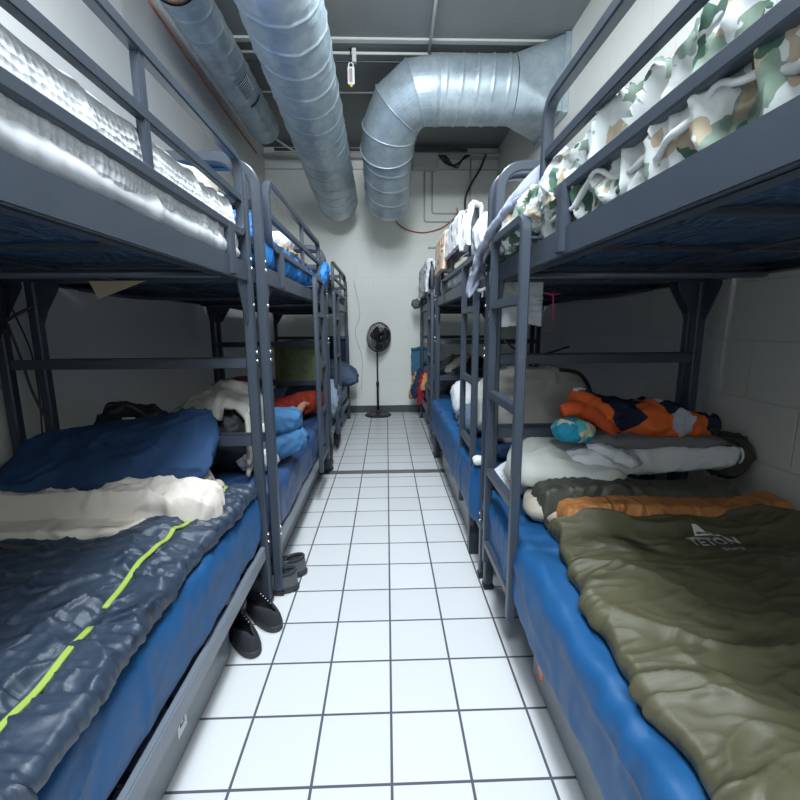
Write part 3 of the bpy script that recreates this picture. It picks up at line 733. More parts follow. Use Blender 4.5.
# bedding at the head of the near right lower bunk
def P_(name, m, label, cat, c, size, rot=(0, 0, 0), group=None, **k):
    mb = MB(); pillow(mb, c, size, rot, **k); o = mb.build(name, m); tagset(o, label, cat, group); return o
P_('pillow', TAUPE, 'taupe pillow at the mattress edge beneath the pale grey pillow, near right lower bunk', 'pillow', (.78, .66, .63), (.34, .40, .12), (.0, .0, -.45), amp=.010, sc=10, seed=51, e=(.9, .5))
P_('pillow', GREYP, 'large pale grey pillow beside the ladder on the near right lower bunk', 'pillow', (.84, .84, .745), (.52, .44, .17), (.12, .05, -.40), e=(.85, .30), amp=.012, sc=5, seed=52, nu=110, nv=50)
P_('sheet', WHITEC, 'white rumpled sheet at the far end of the near right lower bunk, by the post', 'sheet', (.70, .90, .655), (.34, .16, .16), (0, 0, .05), amp=.02, sc=12, seed=53)
# white rolled blanket
r = thing('rolled_blanket', (1.25, .76, .65), 'white blanket rolled across the bunk behind the olive sleeping bag', 'blanket')
pm = MB(); pillow(pm, (1.22, .765, .80), (.80, .20, .13), (0, -.03, .03), e=(.6, .6), amp=.012, sc=10, seed=54, nu=120, nv=44, st=(1, 1, 1)); pm.build('roll', WHITEC, r)
pm = MB(); pillow(pm, (1.00, .70, .835), (.15, .22, .06), (.2, .2, .7), amp=.01, sc=14, seed=55); pm.build('folded_flap', WHITEC, r)
MB().tube([(1.60 + .0, .755 + .05 * cos(a * pi / 12), .81 + .045 * sin(a * pi / 12)) for a in range(24)], .006, 6, closed=True).build('rolled_edge', WHITEC, r)
P_('fleece_blanket', GREYB, 'dark grey folded fleece beneath the orange and navy comforter', 'blanket', (1.22, .81, .875), (.66, .24, .08), (0, .02, 0), e=(.7, .5), amp=.012, sc=9, seed=56, nu=100)
# orange/navy patterned comforter bundle
r = thing('patterned_comforter', (1.18, .82, .87), 'bundled comforter printed in orange, navy and pale grey atop the grey fleece', 'comforter')
pm = MB(); pillow(pm, (1.20, .84, .975), (.64, .26, .16), (0, .10, -.05), e=(.8, .7), amp=.022, sc=7, seed=57, nu=120, nv=50, lump=.03); pm.build('bundle', GEO, r)
pm = MB(); pillow(pm, (.98, .85, 1.02), (.27, .16, .11), (0, .55, .1), e=(.8, .8), amp=.015, sc=9, seed=58); pm.build('upper_fold', GEO, r)
pm = MB(); pm.tube(smoothpath([(.80, .80, 1.01), (.86, .80, 1.02), (.94, .78, 1.0), (1.0, .76, .945), (1.03, .76, .895)], 24), .034, 16, rfn=lambda t: .7 + .5 * sin(pi * min(1, t + .1))); pm.build('orange_fold', ORC, r)
pm = MB(); pillow(pm, (.895, .84, 1.10), (.05, .045, .03), amp=.003, seed=3); pm.build('pale_tip', WHITEC, r)
P_('folded_cloth', TEALP, 'rolled turquoise cloth with cream pattern beside the orange comforter', 'cloth', (.84, .76, .93), (.18, .14, .11), (0, .12, .1), e=(.8, .7), amp=.008, sc=14, seed=59)
# dark backpack leaning at the wall
r = thing('backpack', (1.58, .80, .65), 'dark olive bag with black straps leaning against the block wall, right', 'bag')
pm = MB(); pillow(pm, (1.60, .80, .79), (.17, .16, .22), (0, .6, 0), amp=.012, sc=10, seed=60); pm.build('bag_body', OLIVE_D, r)
for k in range(3):
    MB().tube(smoothpath([(1.46 + .03 * k, .74 - .01 * k, .93 - .035 * k), (1.54 + .02 * k, .72, .915 - .035 * k), (1.61, .72, .89 - .04 * k)], 10), .006, 6).build('strap', BLACKP, r)
# pink cord hanging under the near right deck
r = MB(); r.tube(smoothpath([(.80, .90, 1.545), (.77, .90, 1.54), (.73, .9, 1.548)], 8), .004, 6); r.tube(smoothpath([(.77, .9, 1.55), (.772, .9, 1.50), (.775, .9, 1.43)], 8), .004, 6)
o = r.build('cord', mat('magenta_cord', (.55, .03, .12), .6)); tagset(o, 'magenta cord tied below the near right upper deck', 'cord')
# thin black cable behind end frame on the right
r = MB(); r.tube(smoothpath([(.60, 1.10, 1.33), (.68, 1.11, 1.27), (.80, 1.11, 1.25), (.95, 1.11, 1.29)], 20), .005, 6)
o = r.build('cable', BLACKP); tagset(o, 'thin black cable sagging between the right bunks above the grey duffel', 'cable')

# ------------------------------------------------------------------ upper bunk bedding
# near left: white waffle blanket hanging inside the guard rail
def hang(name, m, label, cat, s, xi, ztop, zlow, y0, y1, th, amp, sc, seed, ny=160, npts=120, group=None, xin=None, ruff=.0, parent=None, stz=.4, zfn=None, taper=.03):
    """padded cover on an upper mattress: top surface plus a bulging front that hangs to zlow"""
    xin = xin if xin is not None else xi + s * .9
    def sec(y):
        e = min(1, max(.05, (y - y0) / taper)) * min(1, max(.05, (y1 - y) / taper)); e = sqrt(e)
        zl = zlow + (zfn(y) if zfn else 0); tt = ztop - .02 * (1 - e)
        P = [(xin, ztop - .06), (xin, tt)]
        for i in range(1, 12): P.append((xin + (xi + s * .05 - xin) * i / 12, tt + .012 * sin(i)))
        for i in range(7):
            a = pi / 2 * i / 6; P.append((xi + s * .05 - s * .06 * sin(a), tt - .05 + .05 * cos(a)))
        for i in range(1, 9):
            f = i / 8; P.append((xi - s * (.012 + .012 * sin(f * pi)), tt - .05 + (zl - tt + .05) * f))
        P.append((xi + s * th, zl)); P.append((xi + s * (th + .01), tt - .06))
        return P
    def d(x, y, z, t):
        q = amp * ridge(x * sc + seed, y * sc, z * sc * stz + seed) + amp * .5 * nz(x * 9, y * 9, z * 5 + seed)
        if (x - xi) * s > .08 and z < ztop - .03: return 0
        return q
    mb = MB(); loft_y(mb, sec, y0, y1, ny, npts, d)
    if parent: return mb.build(name, m, parent)
    o = mb.build(name, m); tagset(o, label, cat, group); return o
wb = hang('blanket', KNIT, 'white waffle-weave blanket bulging through the guard rail, near left upper bunk', 'blanket', -1, -.655, 1.935, 1.70, -1.0, .80, .05, .014, 3.5, 61, xin=-1.782)
ws = hang('sheet', mat('white_glossy_sheet', (.66, .68, .71), .45, bump=.3, bscale=8, bdist=.01), 'smooth white mattress cover hanging below the waffle blanket, near left upper bunk', 'sheet', -1, -.648, 1.80, 1.692, -1.0, .84, .02, .012, 5, 62, xin=-1.782)
P_('pillow', CREAMC, 'cream pillow against the end frame of the near left upper bunk', 'pillow', (-.98, .80, 1.965), (.60, .18, .19), (.5, 0, 0), amp=.01, sc=8, seed=63)
P_('pillow', WHITEC, 'white pillow end sagging at the corner of the near left upper bunk', 'pillow', (-.70, .80, 1.76), (.12, .16, .17), (0, 0, 0), amp=.012, sc=12, seed=64)
P_('folded_cloth', mat('charcoal_check', (.13, .13, .17), .9, bump=.5, bscale=20), 'dark checked cloth crumpled on the white waffle blanket', 'cloth', (-.98, .30, 2.0), (.26, .50, .12), (0, 0, .1), amp=.02, sc=12, seed=65)
# cardboard sheet caught under the left deck
r = MB(); r.poly([(-1.02, .62, 1.604), (-.80, .66, 1.604), (-1.0, .50, 1.602)], (0, 0, -.004))
r2 = MB(); r2.add([(-1.295, .86, 1.603), (-1.05, .86, 1.603), (-1.25, .84, 1.525), (-1.295, .863, 1.603), (-1.05, .863, 1.603), (-1.25, .843, 1.525)], [[0, 1, 2], [5, 4, 3], [0, 3, 4, 1], [1, 4, 5, 2], [2, 5, 3, 0]], False)
o = r2.build('cardboard_sheet', CARD); tagset(o, 'torn tan cardboard sheet tucked below the near left upper deck', 'cardboard')
# middle left upper
hang('sheet', BRBLUE, 'bright blue sheet on the middle left upper bunk behind its guard rail', 'sheet', -1, -.612, 1.87, 1.70, 1.03, 3.0, .05, .02, 6, 66, ny=110, xin=-1.77)
P_('pillow', BRBLUE, 'bright blue pillow at the near end of the middle left upper bunk', 'pillow', (-.80, 1.16, 1.86), (.36, .18, .22), (.2, 0, 0), amp=.02, sc=9, seed=67)
P_('sheet', BRBLUE, 'bright blue corner of cloth hanging over the ladder top, middle left bunk', 'cloth', (-.585, 2.88, 1.80), (.10, .22, .34), (0, .35, 0), amp=.02, sc=10, seed=68)
P_('pillow', WHITEC, 'small white and red bundle on the middle left upper bunk', 'bundle', (-.80, 2.25, 2.02), (.22, .24, .14), amp=.01, sc=10, seed=69)
P_('folded_cloth', REDO, 'rust red cloth lying beside the white bundle on the blue sheet', 'cloth', (-.80, 2.62, 1.95), (.16, .26, .09), amp=.02, sc=10, seed=70)
P_('folded_cloth', BEIGE, 'flesh beige folded cloth lying along the blue sheet, middle left upper bunk', 'cloth', (-.75, 2.2, 1.90), (.24, .85, .08), amp=.01, sc=8, seed=71)
# far left upper
P_('clothes_bundle', BPACK, 'dark bundle of clothes on the far left upper bunk', 'clothes', (-.88, 3.75, 1.88), (.5, .6, .24), amp=.04, sc=8, seed=72)
P_('clothes_bundle', GREYB, 'grey folded blanket behind the guard rail of the far left upper bunk', 'blanket', (-.95, 4.7, 1.86), (.6, 1.0, .18), amp=.03, sc=7, seed=73)

# near right upper: camouflage quilt
cq = hang('quilt', CAMO, 'white and green leaf camouflage quilt bulging through the near right guard rail', 'quilt', 1, .567, 1.935, 1.672, -1.0, .97, .05, .040, 8, 81, ny=240, npts=190, xin=1.68, stz=.55, zfn=lambda y: -.012 + .012 * sin(y * 21) + .01 * sin(y * 37))
# its pale hem, meandering along the front
P = []
for i in range(121):
    y = -.95 + 1.85 * i / 120; P.append((.538 - .008 * sin(y * 17) - .006 * sin(y * 43), y, 1.748 + .020 * sin(y * 15 + 1) + .010 * sin(y * 31) + .006 * sin(y * 67)))
hm = MB().tube(P, .0075, 10, rfn=lambda t: .75 + .5 * abs(sin(t * 41)) * abs(sin(t * 17 + 1))); hm = hm.build('hem', WHITEC, cq); hm['label'] = 'puffed white hem'
# clumps bulging out beyond the guard rail's end, above the ladder
for k, (c, sz) in enumerate([((.535, .50, 1.80), (.10, .24, .17)), ((.54, .72, 1.78), (.12, .22, .16)), ((.53, .88, 1.75), (.11, .14, .12)), ((.55, .34, 1.83), (.10, .18, .14))]):
    mb = MB(); pillow(mb, c, sz, (0, .2, 0), amp=.022, sc=15, seed=90 + k, nu=60, nv=36, e=(.9, .8)); mb.build('quilt_fold', CAMO, cq)
# white towel under deck at the end of the near right bunk
def cloth_over(name, m, label, cat, prof, width_dir, width, th=.012, amp=.01, seed=0, nu=60, nv=30, group=None, flare=0., sc=9):
    f = polyline(prof); wd = Vector(width_dir)
    def fn(u, v):
        p = f(u); k = (v - .5) * width * (1 + flare * abs(u - .3))
        t = (f(min(1, u + .02)) - f(max(0, u - .02)))
        n = t.cross(wd); n = n.normalized() if n.length > 0 else Vector((0, 0, 1))
        return p + wd * k + n * (amp * (ridge(k * sc + seed, u * 3, seed) + .5 * sin(k * 30 + seed)) ) + Vector((0, 0, amp * .8 * sin(v * 7 + seed) * (abs(u - .5) * 2)))
    mb = MB(); sheet(mb, fn, nu, nv, th); o = mb.build(name, m); tagset(o, label, cat, group); return o
cloth_over('towel', WHITEC, 'white towel hanging below the near right upper deck behind the ladder', 'towel', [(.64, 1.06, 1.66), (.64, 1.04, 1.58), (.64, 1.045, 1.40)], (1, 0, 0), .26, th=.02, amp=.008, seed=3)
# lavender grey quilt draped over the end frames
P = smoothpath([(.60, .55, 1.97), (.55, .75, 1.93), (.52, .95, 1.85), (.495, 1.08, 1.76), (.485, 1.14, 1.68), (.49, 1.15, 1.63)], 30)
lv = cloth_over('quilt', LAV, 'lavender grey quilt draped over the end of the near right bunk', 'quilt', P, (.6, .3, .6), .27, th=.03, amp=.014, seed=5, nu=70)
mb = MB(); mb.tube(smoothpath([(.53, .80, 1.86), (.49, 1.0, 1.77), (.465, 1.10, 1.68), (.455, 1.14, 1.62), (.48, 1.16, 1.58), (.53, 1.14, 1.60)], 30), .009, 8); mb.build('white_trim', WHITEC, lv)
mb = MB(); mb.box((.497, 1.15, 1.545), (.499, 1.175, 1.585), .0005); o = mb.build('care_tag', WPLAST, lv)
# middle right upper
hang('sheet', WHITEC, 'white sheet hanging behind the guard rail of the middle right upper bunk', 'sheet', 1, .565, 1.87, 1.705, 1.2, 3.28, .05, .018, 6, 101, ny=120, xin=1.68)
cloth_over('blanket', WHITEC, 'thick white blanket draped over the near corner of the middle right guard rail', 'blanket', [(.62, 1.80, 1.86), (.58, 1.76, 2.12), (.525, 1.72, 2.125), (.495, 1.68, 1.98), (.485, 1.62, 1.86)], (0, 1, .0), .26, th=.025, amp=.008, seed=7)
P_('blanket', WHITEC, 'bulging white blanket between the two right bunks on the upper level', 'blanket', (.56, 1.34, 1.85), (.15, .38, .30), (.25, 0, 0), amp=.012, sc=7, seed=103, e=(.9, .8))
cloth_over('towel', WHITEC, 'white towel folded over the top guard rail of the middle right bunk', 'towel', [(.60, 2.2, 1.93), (.56, 2.2, 2.14), (.50, 2.2, 2.14), (.49, 2.2, 1.93)], (0, 1, 0), .62, th=.022, amp=.005, seed=9)
cloth_over('towel', BEIGE, 'beige towel folded over the top guard rail of the middle right bunk', 'towel', [(.60, 2.8, 1.93), (.56, 2.8, 2.15), (.49, 2.8, 2.15), (.475, 2.8, 1.86)], (0, 1, 0), .60, th=.035, amp=.005, seed=11)
# far right upper
cloth_over('towel', WHITEC, 'white cloth hanging off the guard rail of the far right upper bunk', 'towel', [(.60, 4.5, 1.9), (.55, 4.5, 2.14), (.49, 4.5, 2.14), (.47, 4.5, 1.78)], (0, 1, 0), 1.1, th=.03, amp=.02, seed=13)
P_('folded_cloth', GREYB, 'small grey knot of cloth on the post end of the far right upper bunk', 'cloth', (.44, 5.30, 1.72), (.13, .16, .13), amp=.02, sc=14, seed=105)

# ------------------------------------------------------------------ lower beds, middle and far
# middle left: hoodie over backpack
r = thing('backpack', (-.98, 1.32, .59), 'black backpack under a stone grey hoodie on the middle left lower bunk', 'backpack')
pm = MB(); pillow(pm, (-.93, 1.33, .80), (.36, .34, .42), (0, 0, .1), e=(.8, .7), amp=.02, sc=8, seed=111); pm.build('bag_body', BPACK, r)
pm = MB(); pm.tube(smoothpath([(-1.0, 1.14, .96), (-1.06, 1.13, .88), (-1.10, 1.12, .82), (-1.12, 1.10, .76)], 20), .005, 6); pm.build('drawstring', WHITEC, r)
def hoodfn(u, v):
    # dome cloth over backpack
    a = (v - .5) * pi * 1.25; k = u
    x = -.93 + .215 * sin(a) * (1 + .15 * max(0, -sin(a))); z = .80 + .275 * cos(a) ** (1 if cos(a) > 0 else 1) if cos(a) > 0 else .80 + .22 * cos(a) - .12 * (abs(a) - pi / 2); y = 1.13 + .38 * k
    z += .02 * ridge(x * 9, y * 9, 3) - .11 * max(0, 1 - k / .22) ** 1.3 * (1 if a < .3 else .3) - (.10 * (1 - k) ** 2 if abs(a) < .9 else 0) * .3; 
    if k < .2: y += .03 * sin(v * 20)
    y += -.10 * max(0, abs(a) - .8)
    return Vector((x, y, max(.62, z)))
mb = MB(); sheet(mb, hoodfn, 44, 70, .02); o = mb.build('hoodie', HOODIE); tagset(o, 'stone grey hoodie thrown over the black backpack, middle left lower bunk', 'hoodie')
g = 'rolled light blue jeans'
for k, (c, rz, lab) in enumerate([((-.70, 1.45, .83), .15, 'upper of two rolled light blue jeans, with a white tag, middle left lower bunk'), ((-.66, 1.42, .70), .35, 'lower of two rolled light blue jeans on the navy mattress, middle left lower bunk')]):
    r = thing('rolled_jeans', (c[0], c[1], .6), lab, 'jeans', g)
    pm = MB(); pillow(pm, c, (.36, .24, .15), (0, -.15 - .1 * k, rz), e=(.7, .7), amp=.012, sc=12, seed=114 + k); pm.build('roll', JEANS, r)
    if k == 0:
        pm = MB(); sheet(pm, lambda u, v: Vector((c[0] - .105 + .11 * u, c[1] - .17 + .02 * (1 - cos((v - .4) * 2.2)) - .012 * u, c[2] - .035 + .085 * v - .02 * u)), 10, 12, .006); pm.build('white_tag', WPLAST, r)
P_('folded_cloth', WHITEC, 'white cloth tucked below the rolled jeans by the ladder post, middle left lower bunk', 'cloth', (-.74, 1.28, .655), (.22, .18, .12), amp=.012, sc=14, seed=118)
P_('blanket', BPACK, 'dark blanket heaped along the wall side of the middle left lower bunk', 'blanket', (-1.33, 1.95, .72), (.45, 1.5, .25), amp=.03, sc=6, seed=119)
P_('folded_cloth', mat('maroon_cloth', (.16, .012, .03), .9), 'maroon cloth on the dark blanket behind the sleeper', 'cloth', (-1.2, 2.35, .93), (.3, .5, .14), amp=.02, sc=9, seed=120)

# the sleeper (person) on the middle left lower bunk
def skin_obj(name, nodes, edges, m, parent, sub=2, root=0):
    """nodes: (pos, rx, ry)"""
    off = world_loc(parent) if parent else Vector((0, 0, 0))
    me = bpy.data.meshes.new(name); me.from_pydata([Vector(n[0]) - off for n in nodes], edges, []); me.update()
    o = bpy.data.objects.new(name, me); COL.objects.link(o)
    sk = o.modifiers.new('skin', 'SKIN'); sk.use_smooth_shade = True
    for i, n in enumerate(nodes):
        s = me.skin_vertices[0].data[i]; s.radius = (n[1], n[2] if len(n) > 2 else n[1]); s.use_root = (i == root)
    sb = o.modifiers.new('sub', 'SUBSURF'); sb.levels = sub; sb.render_levels = sub
    bpy.context.view_layer.update()
    me2 = bpy.data.meshes.new_from_object(o.evaluated_get(bpy.context.evaluated_depsgraph_get()))
    COL.objects.unlink(o); bpy.data.objects.remove(o)
    me2.materials.clear(); me2.materials.append(m)
    for p in me2.polygons: p.use_smooth = True
    o = bpy.data.objects.new(name, me2); COL.objects.link(o)
    if parent: o.parent = parent
    return o
pr = thing('person', (-.85, 2.35, .59), 'person lying on their side in red clothes, forearm out, middle left lower bunk', 'person')
H = Vector((-1.00, 1.90, .80))
nodes = [((-.82, 2.55, .71), .085, .075), ((-.87, 2.35, .715), .085, .075), ((-.93, 2.15, .73), .10, .08), ((-.975, 2.03, .755), .055), (H + Vector((0, .03, 0)), .085, .075), (H + Vector((0, -.06, .01)), .075, .08),
         ((-.86, 2.10, .80), .05), ((-.76, 2.06, .74), .043), ((-.70, 1.93, .69), .038),      # upper arm to elbow
         ((-.685, 2.08, .755), .034), ((-.66, 2.20, .80), .027), ((-.655, 2.25, .805), .032, .018),                        # forearm, wrist, palm
         ((-.70, 2.80, .72), .07), ((-.62, 2.93, .70), .058), ((-.80, 2.97, .66), .045), ((-.95, 2.98, .64), .04)]
edges = [(0, 1), (1, 2), (2, 3), (3, 4), (4, 5), (2, 6), (6, 7), (7, 8), (8, 9), (9, 10), (10, 11), (0, 12), (12, 13), (13, 14), (14, 15)]
body = skin_obj('body', nodes, edges, SKIN, pr)
for k, (dx_, dz_, ln) in enumerate([(-.022, .004, .055), (-.008, .008, .066), (.008, .007, .062), (.022, .002, .05)]):
    b = Vector((-.655 + dx_ * .8, 2.262, .79 + dz_))
    skin_obj('finger', [(b, .0095), (b + Vector((dx_ * .3, ln * .5, .006)), .009), (b + Vector((dx_ * .4, ln * .85, -.010)), .0075)], [(0, 1), (1, 2)], SKIN, pr, 2)
b = Vector((-.675, 2.235, .785)); skin_obj('thumb', [(b, .011), (b + Vector((-.03, .025, .0)), .0095), (b + Vector((-.035, .05, -.004)), .008)], [(0, 1), (1, 2)], SKIN, pr, 2)
# face details
fm = MB(); pillow(fm, H + Vector((.074, -.02, .0)), (.045, .03, .035), amp=0, nu=20, nv=12, e=(1, 1)); fm.build('nose', SKIN, pr)
fm = MB(); pillow(fm, H + Vector((.0, .02, .078)), (.03, .045, .03), amp=0, nu=20, nv=12, e=(1, 1)); fm.build('ear', SKIN, pr)
fm = MB(); pillow(fm, H + Vector((-.028, -.045, .012)), (.16, .17, .185), amp=.01, sc=20, nu=48, nv=30, e=(1, 1)); fm.build('hair', HAIR, pr)
shirt = [((-.80, 2.64, .72), .128, .112), ((-.87, 2.35, .725), .132, .115), ((-.93, 2.16, .742), .15, .118), ((-.96, 2.07, .75), .07), ((-.86, 2.10, .81), .068), ((-.77, 2.06, .75), .062), ((-.715, 1.96, .70), .056)]
skin_obj('red_shirt', shirt, [(0, 1), (1, 2), (2, 3), (2, 4), (4, 5), (5, 6)], REDC, pr)
skin_obj('red_trousers', [((-.82, 2.58, .72), .138, .12), ((-.69, 2.80, .73), .11), ((-.60, 2.93, .71), .095), ((-.78, 2.97, .67), .07), ((-.93, 2.98, .645), .055)], [(0, 1), (1, 2), (2, 3), (3, 4)], REDO, pr)

# towels hung in the left bunks
cloth_over('towel', GTOWEL, 'olive green towel hanging behind the sleeper on the middle left bunk', 'towel', [(-.86, 3.12, 1.27), (-.86, 3.10, .82)], (1, 0, 0), .46, th=.012, amp=.01, seed=17)
cloth_over('towel', NTOWEL, 'dark navy towel hanging on the end frame of the far left bunk', 'towel', [(-.74, 5.42, 1.26), (-.74, 5.43, .78)], (1, 0, 0), .34, th=.016, amp=.008, seed=19)
P_('pillow', SLATEC, 'slate blue pillow overhanging the far left lower bunk toward the fan', 'pillow', (-.70, 5.10, .74), (.56, .60, .30), (0, .35, .1), e=(.8, .35), amp=.03, sc=6, seed=121)
P_('clothes_bundle', mat('pale_slate_cloth', (.22, .28, .35), .9, bump=.5, bscale=20), 'pale slate clothes spilling off the far left lower bunk beside the ladder', 'clothes', (-.60, 3.55, .62), (.14, .36, .40), amp=.03, sc=10, seed=122)
P_('clothes_bundle', SLATEC, 'slate blue blanket rumpled over the near end of the far left lower bunk', 'blanket', (-.85, 3.75, .68), (.5, .8, .22), amp=.03, sc=7, seed=123)
o = P_('drawstring_bag', BPACK, 'small black bag hanging low beside the far left drawer', 'bag', (-.585, 3.70, .17), (.07, .12, .27), amp=.012, sc=12, seed=124)
o = P_('sack', BPACK, 'black sack slumped at the foot of the ladder, middle left bunk', 'bag', (-.60, 2.85, .24), (.12, .16, .30), amp=.02, sc=12, seed=125)

# middle right lower: grey duffel, white pillow, cloths
r = thing('duffel_bag', (.92, 1.36, .64), 'grey cloth bag with black piping behind the near right bunk end', 'bag')
pm = MB(); pillow(pm, (.86, 1.40, .93), (.68, .24, .46), (0, 0, 0), e=(.75, .55), amp=.022, sc=6, seed=131, nu=110, nv=50); pm.build('bag_body', mat('stone_canvas', (.52, .51, .47), .85, bump=.4, bscale=10, bdist=.01), r)
P = [(.88 + .335 * cos(a), 1.36, .88 + .245 * sin(a)) for a in [i * pi * .62 / 24 - .25 for i in range(25)]]
MB().tube(smoothpath([(.98, 1.29, 1.15), (1.09, 1.29, 1.13), (1.155, 1.29, 1.05), (1.19, 1.29, .92), (1.20, 1.29, .76)], 20), .010, 8).build('piping', BLACKP, r)
P_('folded_cloth', NAVYP, 'navy folded blanket beneath the grey cloth bag, middle right lower bunk', 'blanket', (.95, 1.25, .69), (.70, .20, .10), amp=.01, sc=8, seed=132)
P_('folded_sheet', CREAMC, 'cream folded sheet under the navy blanket between the right bunks', 'sheet', (1.05, 1.16, .70), (.50, .06, .05), amp=.004, sc=8, seed=133)
P_('pillow', WHITEC, 'white pillow across the middle right lower bunk behind the ladder', 'pillow', (.86, 2.35, .80), (.66, .44, .30), (.3, 0, 0), e=(.8, .45), amp=.014, sc=7, seed=134)
P_('blanket', mat('denim_grey', (.13, .19, .27), .9, bump=.5, bscale=12), 'grey blue blanket crumpled beside the white pillow, middle right lower bunk', 'blanket', (.68, 1.95, .72), (.30, .46, .20), amp=.03, sc=9, seed=135)
P_('blanket', BPACK, 'dark blanket on the middle right lower bunk by the bare post', 'blanket', (.95, 1.7, .73), (.5, .4, .2), amp=.03, sc=9, seed=139)
P_('folded_cloth', WHITEC, 'small white cloth on the blue mattress by the near post, middle right lower bunk', 'cloth', (.50, 1.16, .665), (.06, .07, .05), amp=.004, sc=16, seed=136)
# far right lower
P_('clothes_bundle', BPACK, 'dark heap of clothes on the far right lower bunk', 'clothes', (.95, 4.0, .82), (.66, .8, .44), amp=.05, sc=6, seed=137)
P_('folded_cloth', HOODIE, 'pale grey sleeve across the dark heap on the far right lower bunk', 'cloth', (.80, 3.72, .98), (.34, .12, .11), (0, -.65, .1), amp=.012, sc=12, seed=138)
cloth_over('towel', TEAL, 'teal towel over the end of the far right bunk', 'towel', [(.52, 5.40, 1.07), (.52, 5.45, 1.07), (.53, 5.46, .66)], (.99, -.12, 0), .30, th=.03, amp=.012, seed=23)
for k, (m, c, sz, lab) in enumerate([(mat('ochre_cloth', (.50, .28, .09), .9), (.40, 5.38, .50), (.06, .12, .42), 'ochre strip of clothing hanging left of the maroon one, far right bunk'),
        (NAVYP, (.46, 5.3, .54), (.12, .14, .46), 'navy garment hanging below the teal towel, far right bunk'),
        (mat('maroon_knit', (.30, .02, .03), .9), (.52, 5.2, .50), (.12, .14, .50), 'maroon garment hanging beside the far right post'),
        (mat('apricot_cloth', (.75, .35, .16), .9), (.545, 5.1, .60), (.08, .08, .26), 'apricot cloth hanging over the maroon garment')]):
    P_('garment', m, lab, 'clothes', c, sz, (0, .2, 0), group='garments hanging at the far right bunk', amp=.035, sc=12, seed=140 + k, nu=48, nv=32, lump=.02)

# left near: hanging black bag and cable by the wall
r = thing('hanging_bag', (-1.69, .75, 1.3), 'black bag hanging beside the wall post of the near left bunk', 'bag')
pm = MB(); pillow(pm, (-1.70, .76, 1.50), (.10, .22, .36), amp=.02, sc=9, seed=151); pm.build('bag_body', BPACK, r)
MB().tube(smoothpath([(-1.69, .85, 1.42), (-1.64, .9, 1.47), (-1.6, .93, 1.50)], 10), .008, 6).build('strap', BLACKP, r)
o = MB().tube(smoothpath([(-1.70, .90, 1.42), (-1.68, .92, 1.25), (-1.66, .93, 1.1), (-1.60, .93, .95), (-1.48, .93, .84), (-1.40, .90, .78)], 40), .006, 6).build('cable', BLACKP); tagset(o, 'thick black cable hanging by the left wall post', 'cable')
o = MB().tube(smoothpath([(-1.74, .98, 1.5), (-1.70, 1.0, 1.3), (-1.69, 1.0, 1.1), (-1.71, 1.0, .8)], 30), .004, 6).build('cable', BLACKP); tagset(o, 'thin black cable down the left wall behind the thick one', 'cable')

# ------------------------------------------------------------------ footwear
def slipper(x, y, rz, label):
    r = thing('slip_on_shoe', (x, y, 0), label, 'shoe', 'black slip-on shoes under the near left bunk')
    M = Matrix.Translation((x, y, 0)) @ Matrix.Rotation(rz, 4, 'Z')
    def outline(n, gx, gy):
        o_ = []
        for i in range(n):
            a = 2 * pi * i / n; yy = sin(a) * .14 * gy; xx = cos(a) * (.054 - .006 * sin(a) - .004 * cos(2 * a)) * gx; o_.append((xx, yy))
        return o_
    n = 40; s = MB(); vs = []; fs = []
    for z, g in ((0, .97), (.006, 1.0), (.028, 1.0), (.032, .97)):
        for (a, b) in outline(n, g, g): vs.append(M @ Vector((a, b, z)))
    for i in range(3):
        for j in range(n): fs.append([i * n + j, i * n + (j + 1) % n, (i + 1) * n + (j + 1) % n, (i + 1) * n + j])
    fs.append(list(range(n))); fs.append([3 * n + j for j in range(n)]); s.add(vs, fs); s.build('sole', RUBBER, r)
    # upper: rises from the sole, open at the heel half
    u = MB(); vs = []; fs = []; K = 9
    for k in range(K + 1):
        t = k / K
        for (a, b) in outline(n, 1, 1):
            front = max(0, min(1, (-b + .02) / .12))           # toe toward -y
            hh = .052 + .012 * front; cl = (.80 * front + .16 * (1 - front)) * t ** 1.6
            vs.append(M @ Vector((a * (.97 - cl), b * .97 if front <= 0 else b * (.97) + cl * .02, .03 + hh * sin(t * pi / 2))))
    for k in range(K):
        for j in range(n): fs.append([k * n + j, k * n + (j + 1) % n, (k + 1) * n + (j + 1) % n, (k + 1) * n + j])
    u.add(vs, fs); u.build('upper', SHOEB, r)
    ins = MB(); ins.add([M @ Vector((a, b, .036)) for (a, b) in outline(n, .9, .93)], [list(range(n))]); ins.build('insole', BLACKP, r)
    stc = MB()
    for i in range(9):
        t = i / 8; a = -.5 + 1.0 * t
        p = M @ Vector((.042 - .004 * i * .3, -.085 + .02 * i, .050 + .004 * i)); stc.lathe(p, [(.003, -.002), (.0035, 0), (.003, .002)], 8)
    stc.build('white_stitching', WPLAST, r)
    return r
slipper(-.665, .64, .72, 'nearer black slip-on shoe with white stitching beside the near left drawer')
slipper(-.615, .79, .80, 'farther black slip-on shoe with white stitching, by the near left bunk foot')
